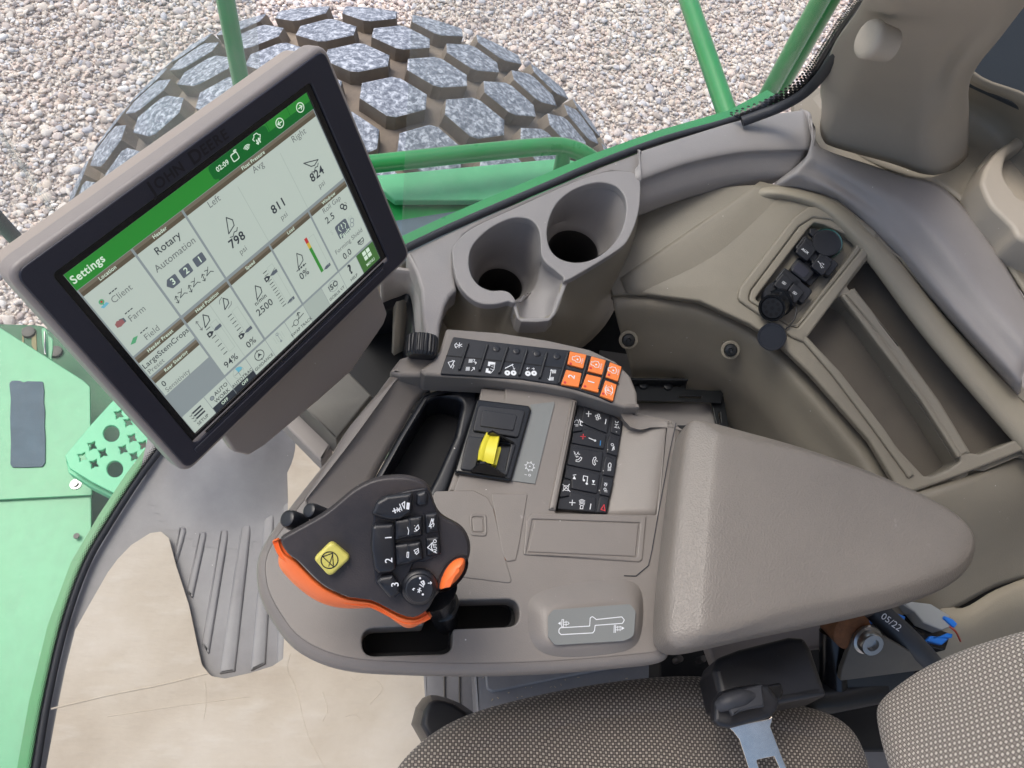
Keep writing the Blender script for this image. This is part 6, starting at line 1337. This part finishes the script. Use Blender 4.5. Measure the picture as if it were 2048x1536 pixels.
for a, b in ((.938, .588), (.948, .604)): t.C(a, b, .0019, 'txt', w=.0011)
t.L([(.955, .580), (.962, .592)], 'txt', .0004)
t.poly([t.c(*p) for p in rnd([(.868, .652), (.930, .652), (.930, .735), (.868, .735)], .012, 3)], LT['slate'], .0004)
t.T('Fault', .899, .722, .0082, 'w', .01, .0007); t.T('!', .899, .680, .0090, 'w', .02, .0007)
for s in (-1, 1): t.L([(.899+s*.012, .664), (.899+s*.019, .680), (.899+s*.012, .698)], 'w', .0006, h=.0007)
t.T('S', .848, .668, .0075, 'line'); t.T('ap', .948, .668, .0075, 'line'); t.C(.952, .692, .0020, 'bg', w=.0008); t.C(.944, .712, .0020, 'bg', w=.0008)
t.T('Forming Shield', .900, .776, .0078, 'grey', .004); t.T('0.0', .868, .830, .0110, 'txt', .008)
t.L([(.934, .818), (.964, .818), (.964, .834), (.934, .834)], 'txt', .0007, True); t.R(.934, .818, .950, .826, 'txt', .0005); t.L([(.938, .836), (.944, .846), (.956, .846), (.962, .836)], 'txt', .0006); t.done('windrow_tile')
# toolbar
for i, nm in enumerate(('SETUP', 'AUTO', 'AUTOTRAC', 'GUIDANCE', '', 'SWAP TRACK', None, 'ISOBUS VT', 'HELP', 'MENU')):
    u0 = i*.1; t = Tile(); c_ = u0+.05; bot = .965 if nm in ('AUTO', 'AUTOTRAC') else 1.0
    t.R(u0+.001, .881, u0+.099, bot, 'menu' if nm == 'MENU' else ('bg' if nm is None else 'white'), .00015)
    if nm is None: t.R(u0+.001, .881, u0+.099, 1.0, 'line', .0002)
    if bot < 1: t.R(u0+.001, bot, u0+.099, 1.0, 'txt', .0002); t.T('OFF', c_, .983, .0052, 'w', .015)
    if nm and nm not in ('AUTO',): t.T(nm, c_, .974 if bot == 1 else .953, .0054 if nm != 'AUTOTRAC' else .0056, 'w' if nm == 'MENU' else 'txt', .008)
    if nm == 'SETUP':
        for k in range(3): t.L([(c_-.012, .905+k*.019), (c_+.022, .905+k*.019)], 'txt', .0016); t.L([(c_-.028, .905+k*.019), (c_-.022, .912+k*.019), (c_-.014, .900+k*.019)], 'txt', .0005)
    if nm == 'AUTO': t.C(c_-.030, .918, .0018, 'bg', True); t.C(c_-.030, .918, .0018, 'slate', w=.0005); t.T('AUTO', c_+.014, .913, .0066, 'txt', .008); t.T('WORK', c_+.004, .948, .0066, 'txt', .008)
    if nm == 'AUTOTRAC':
        t.C(c_, .912, .0052, 'line', w=.0006); t.L([(c_-.018, .912), (c_+.018, .912)], 'grey', .0004); t.L([(c_, .890), (c_, .936)], 'grey', .0004); x, y = t.c(c_, .912); t.poly([(x, y)]+[(x+.0050*math.cos(a), y+.0050*math.sin(a)) for a in [math.radians(10+90*i_/8) for i_ in range(9)]], LT['cyan'], .0007)
    if nm == 'GUIDANCE': t.C(c_, .922, .0046, 'txt'); t.Pg([(c_, .908), (c_+.010, .932), (c_, .926), (c_-.010, .932)], 'txt'); t.L([(c_, .888), (c_, .900)], 'txt', .0005); t.L([(c_, .944), (c_, .955)], 'txt', .0005)
    if nm == '':
        for d in (-.02, -.01, .01, .02): t.L([(c_+d, .905), (c_+d, .945)], 'line', .0004)
        t.L([(c_, .905), (c_, .945)], 'bg', .0006); t.C(c_, .902, .0012, 'bg'); t.C(c_, .950, .0012, 'bg', True)
    if nm == 'SWAP TRACK': t.L([(c_-.034, .932), (c_+.034, .918)], 'txt', .0007); t.C(c_-.012, .928, .0026, 'white', True, h=.0006); t.C(c_-.012, .928, .0026, 'txt', w=.0006, h=.0008); t.L([(c_+.004, .924), (c_+.012, .912), (c_+.014, .894)], 'txt', .0007); t.L([(c_+.006, .902), (c_+.014, .890), (c_+.022, .900)], 'txt', .0008)
    if nm == 'ISOBUS VT': t.C(c_, .920, .0052, 'bg', w=.0005); t.T('ISO', c_, .920, .0096, 'txt', .03)
    if nm == 'HELP': t.T('?', c_, .918, .0175, 'txt', .03)
    if nm == 'MENU':
        for du in (-.011, .011):
            for dv in (-.015, .015): t.R(c_+du-.009, .917+dv-.0125, c_+du+.009, .917+dv+.0125, 'w', .0005)
    t.done('toolbar_tile')
# support arm under the display
ar = thing('support_column', 'grey square arm between the display and the console front', 'arm', W(670, 850, .35))
slab('arm_top', rnd([(560, 770), (692, 738), (744, 791), (672, 878, 2), (610, 818)], 2), HP(.50), .05, M['greymetal'], .002, ar)
slab('arm_side', rnd([(520, 800), (602, 823), (664, 889, 3), (642, 924, 3), (575, 856)], 2), HP(.46), .03, M['housing'], .003, ar)
# pocket panels left of the console
pk = thing('footwell_panel', 'footwell side panel, its lower part blackened as shade, between the display and the sill', 'panel', W(780, 720, .1))
loft('panel', [[(760, 540, .575), (800, 540, .578), (838, 556, .58), (847, 640, .58), (850, 720, .58)], [(762, 575, .55), (795, 570, .55), (826, 582, .55), (834, 650, .55), (838, 730, .55)], [(764, 606, .50), (796, 594, .50), (820, 592, .50), (830, 660, .50), (838, 740, .50)]], M['trim'], pk, n=5, cross=4, smooth=80)
loft('lower_panel', [[(764, 606, .50), (796, 594, .50), (820, 592, .50), (830, 660, .50), (838, 740, .50)], [(700, 700, .30), (760, 690, .30), (790, 690, .30), (800, 740, .30), (820, 800, .30)], [(640, 790, .08), (700, 800, .08), (740, 800, .08), (760, 830, .08), (790, 880, .08)]], M['black'], pk, n=5, cross=4, smooth=80)  # black lower wall stands in for the deep shade under the console
slab('footwell_shade_fill', [(690, 600), (860, 600), (860, 830), (740, 800), (690, 735)], HP(.35), .01, M['void'], .001, pk)  # black sheet added as footwell shade

# ================================================================== SEAT
se = thing('driver_seat', 'grey and beige woven driver seat with a brown tinted rear cushion edge', 'seat', W(1400, 1560, 0))
cu = [(700, 1900), (735, 1700), (775, 1560), (808, 1510), (860, 1462), (925, 1424), (1010, 1398), (1120, 1372), (1240, 1352), (1340, 1342), (1415, 1340), (1470, 1350), (1540, 1385), (1600, 1396), (1670, 1412), (1720, 1440), (1750, 1490), (1770, 1560), (1790, 1700), (1790, 1900)]
ring = [W(x, y, .47) for x, y in cu]
def rr(d, dz): return [p + Vector((0, 0, dz)) for p in inset(ring, d)]
cage('cushion', [rr(.04, -.12), rr(.008, -.08), rr(0, -.045), rr(.002, -.015), rr(.016, .002), rr(.034, .007), rr(.036, .004), rr(.040, .008), rr(.08, .014)], M['fabric'], se, sub=2)
bk = [(1738, 1440), (1742, 1405), (1785, 1368), (1850, 1322), (1950, 1278), (2060, 1244), (2200, 1210), (2300, 1500), (2300, 1800), (2000, 1800), (1800, 1640), (1760, 1540)]
bp_ = [BK.hit(*p) for p in bk]; bn = BK.n
cage('backrest', [inset([p-bn*.10 for p in bp_], .02, 0, bn), [p-bn*.06 for p in bp_], [p-bn*.02 for p in bp_], inset(bp_, .008, 0, bn), [ (p+bn*.008).lerp(sum(bp_, Vector())/len(bp_), .13) for p in bp_], [ (p+bn*.014).lerp(sum(bp_, Vector())/len(bp_)+bn*.014, .3) for p in bp_]], M['fabric2'], se, sub=2)
cage('side_shroud', [[W(*p) for p in [(805, 1505, .30), (828, 1400, .30), (858, 1385, .30), (890, 1392, .30), (960, 1420, .30), (1000, 1500, .30)]], [W(*p) for p in [(802, 1490, .36), (832, 1402, .36), (862, 1389, .36), (885, 1394, .36), (945, 1412, .36), (990, 1500, .36)]], [W(*p) for p in [(830, 1490, .40), (850, 1412, .40), (866, 1400, .40), (882, 1400, .40), (930, 1412, .40), (980, 1500, .40)]]], M['black'], se, sub=1, smooth=30)
# base behind: plastic floor box between the cardboard and the console
fb_ = thing('seat_base_cover', 'dusty grey ribbed plastic cover between the console edge and the seat', 'cover', W(1080, 1370, 0))
slab('front_ribs', rnd([(846, 1300), (948, 1300), (958, 1500), (856, 1500)], 2), HP(.03), .03, M['floor'], .003, fb_)
for x in (888, 918): slab('rib', rnd([(x-1.5, 1300), (x+1.5, 1300), (x+4, 1500), (x+1, 1500)], 1), HP(.034), .006, M['rubbermat'], .001, fb_)
slab('cover_plate', rnd([(946, 1290), (1322, 1290), (1322, 1420), (1100, 1480), (958, 1500)], 2), HP(.10), .05, M['floor'], .004, fb_)
slab('raised_step', rnd([(966, 1300), (1330, 1290), (1250, 1332), (1120, 1356), (985, 1384, 6), (974, 1378, 6)], 3), HP(.108), .02, M['floor'], .003, fb_)
pp = rr(.030, .0015)
tube('piping', [p for p in crv([tuple(p) for p in pp[2:16]], 4)] and [Vector(p) for p in crv([tuple(p) for p in pp[2:16]], 4)], .0022, M['fabric'], se, 8)
cg = []
for i in range(46):
    q = W(random.uniform(965, 1310), random.uniform(1345, 1420), .1012); a_ = random.uniform(0, 6.28); l_ = random.uniform(.001, .0035)
    cg.append(tube_geo([q, q+Vector((math.cos(a_)*l_, math.sin(a_)*l_, .0004))], random.uniform(.0003, .0007), 5)+(0,))
multi('crumbs', cg, M['cardc'], fb_)['kind'] = 'stuff'
# seat belt buckle
bu = thing('seat_belt_buckle', 'black seat belt buckle with polished steel tongue lying on the seat', 'buckle', W(1510, 1370, .48))
bx_ = [(1428, 1335), (1436, 1318), (1480, 1300), (1560, 1278), (1600, 1276), (1622, 1292), (1640, 1340), (1654, 1388), (1560, 1404), (1480, 1420), (1440, 1400)]
rb0 = [W(x, y, .555) for x, y in bx_]
slab('retractor_cover', rnd([(1426, 1340, 14), (1436, 1314, 16), (1480, 1297), (1580, 1272), (1610, 1274, 14), (1624, 1296, 8), (1656, 1390, 5), (1560, 1408), (1480, 1424), (1442, 1410, 10)], 6), P3((1440, 1320, .548), (1610, 1280, .556), (1640, 1390, .560)), .06, M['black'], .007, bu)
slab('slot_trim', rnd(cv('c8', [(640, 520), (720, 505, 20), (735, 560, 20), (715, 600, 10), (650, 600)]), 4), HP(.565), .012, M['gloss'], .002, bu)
bb = cv('c8', [(372, 590), (400, 560), (500, 530), (610, 515), (650, 520), (700, 590), (712, 625), (700, 660), (660, 700), (620, 715), (520, 740), (440, 762), (380, 750), (352, 720), (358, 620)])
rb1_ = [W(x, y, .575) for x, y in bb]
slab('tongue_grip', rnd([p+(3,) for p in bb], 3), P3((1435, 1400, .574), (1560, 1370, .580), (1460, 1450, .572)), .014, M['black'], .004, bu)
tube('belt_fold', [W(*cv('c8', (372, 640)), .579), W(*cv('c8', (420, 615)), .584), W(*cv('c8', (500, 590)), .585), W(*cv('c8', (580, 575)), .583)], [.005, .0075, .0075, .004], M['seal'], bu, 16, n=4)
slab('belt_web', rnd(cv('c8', [(440, 560), (620, 512), (630, 640), (560, 650), (500, 665), (455, 690), (430, 640)]), 3), HP(.588), .006, M['seal'], .002, bu)
slab('steel_tongue', [rnd(cv('c8', [(430, 755, 6), (450, 745), (655, 705), (672, 690, 3), (670, 720, 6), (660, 745), (700, 850), (760, 1000), (800, 1100), (590, 1150), (540, 975), (490, 820), (455, 775)]), 3), rnd(cv('c8', [(585, 932), (680, 912), (725, 1010), (620, 1040)]), 3)], P3(cv('c8', (440, 750))+(.570,), cv('c8', (660, 705))+(.570,), cv('c8', (640, 1000))+(.545,)), .0025, M['chrome'], .0008, bu)
# seat bracket and wiring
sb = thing('seat_bracket', 'grey triangular steel bracket with a bolt and rusty bushing behind the buckle', 'bracket', W(1740, 1320, .3))
TB = P3((1700, 1300, .46), (1860, 1300, .46), (1700, 1400, .42))
slab('plate', rnd(cv('c8', [(1120, 250, 50), (1170, 205, 50), (1230, 225, 40), (1500, 380), (1500, 440), (1040, 500), (1050, 440)]), 4), TB, .008, M['greymetal'], .0015, sb)
slab('lower_web', rnd(cv('c8', [(1030, 420), (1480, 380), (1400, 560), (1000, 560)]), 3), TB.up(-.012), .01, M['bracket'], .001, sb)
bc = TB.hit(*cv('c8', (1188, 272)))
lathe('bushing', TB.hit(*cv('c8', (1125, 245)))-TB.n*.04, TB.n, [(0, .022), (.034, .022), (.036, .018)], M['rust'], sb, 28)
lathe('bolt', bc, TB.n, [(-.002, .0165), (.002, .0165), (.003, .0135), (.010, .0135), (.012, .012), (.012, .007), (.008, .006)], M['steel'], sb, 28)
tube('pivot_tube', [W(1668, 1262, .44), W(1668, 1380, .40)], .016, M['gloss'], sb, 18)
tube('lower_rod', [W(1560, 1400, .40), W(1660, 1395, .40), W(1760, 1375, .40)], .017, M['bracket'], sb, 18)
uf = thing('under_seat_frame', 'black steel frame below the seat edge', 'frame', W(1600, 1400, .1))
slab('frame_plate', [(1320, 1290), (1800, 1180), (2100, 1150), (2100, 1500), (1320, 1500)], HP(.30), .05, M['void'], .004, uf)
slab('side_cover', rnd([(1415, 1290), (1480, 1270), (1640, 1225), (1680, 1240), (1690, 1290), (1600, 1300), (1430, 1330)], 8), HP(.40), .02, M['housing'], .004, uf)
for x in (1350, 1396): lathe('frame_bolt', W(x, 1322, .31), Vector((0, 0, 1)), [(0, .004), (.02, .004)], M['steel'], uf, 10)
cbz = thing('wiring_connectors', 'blue latched clear connectors and black sleeved cable printed 5/22 behind the bracket', 'connector', W(1850, 1270, .35))
o = tube('sleeved_cable', [W(1745, 1215, .46), W(1790, 1255, .455), W(1835, 1300, .45), W(1880, 1350, .42)], .0135, M['cable'], cbz, 18, n=4)
pr = Print(P3((1760, 1225, .474), (1800, 1250, .474), (1780, 1260, .470)).aim(cv('c8', (1270, 140)), cv('c8', (1350, 200)))); pr.ptext('05/22', cv('c8', (1318, 176)), .0105, M['white'], 0, .0, .0015); pr.build('cable_print', o)
CBp = HP(.43)
slab('clear_body', rnd(cv('c8', [(1340, 50), (1540, 75), (1645, 140), (1650, 200), (1600, 220), (1500, 180), (1450, 120)]), 3), CBp, .02, M['clear'], .002, cbz)
slab('black_body', rnd(cv('c8', [(1390, 120), (1500, 180), (1650, 240), (1620, 330), (1480, 300), (1330, 180)]), 3), CBp.up(-.02), .02, M['gloss'], .002, cbz)
for q in ([(1335, 120), (1400, 145), (1395, 165), (1345, 150)], [(1612, 140), (1660, 160), (1685, 185), (1670, 205), (1655, 195), (1610, 155)], [(1630, 235), (1660, 240), (1655, 262), (1620, 262), (1530, 265), (1600, 250)], [(1190, 185), (1215, 160), (1235, 170), (1200, 200)], [(1540, 250), (1640, 268), (1600, 300), (1510, 280)]):
    slab('blue_latch', rnd(cv('c8', q), 1.5), CBp.up(.003), .006, M['blue'], .001, cbz)
tube('red_wire', [W(*cv('c8', (1640, 200)), .44), W(*cv('c8', (1675, 230)), .44), W(*cv('c8', (1700, 280)), .42)], .0012, M['redw'], cbz, 8, n=4)
# ================================================================== CAB ROOF (out of view, shades the interior)
o = slab('cab_roof', [(0, 0)]*3, HP(2), .1, M['trim']) if False else None
rx0, rx1, ry0, ry1 = fl[4].x-.05, 1.45, -1.2, sill[3].y-.12
V = [Vector((x, y, z)) for z in (2.05, 2.15) for x, y in ((rx0+.25, ry0), (rx1, ry0), (rx1, ry1), (rx0+.35, ry1))]
rf = link('cab_roof', V, [[3, 2, 1, 0], [4, 5, 6, 7], [0, 1, 5, 4], [1, 2, 6, 5], [2, 3, 7, 6], [3, 0, 4, 7]], mat('roof_liner', rgb(205, 200, 190), .8), smooth=0)
tag(rf, 'light grey cab roof above the driver seat', 'roof')
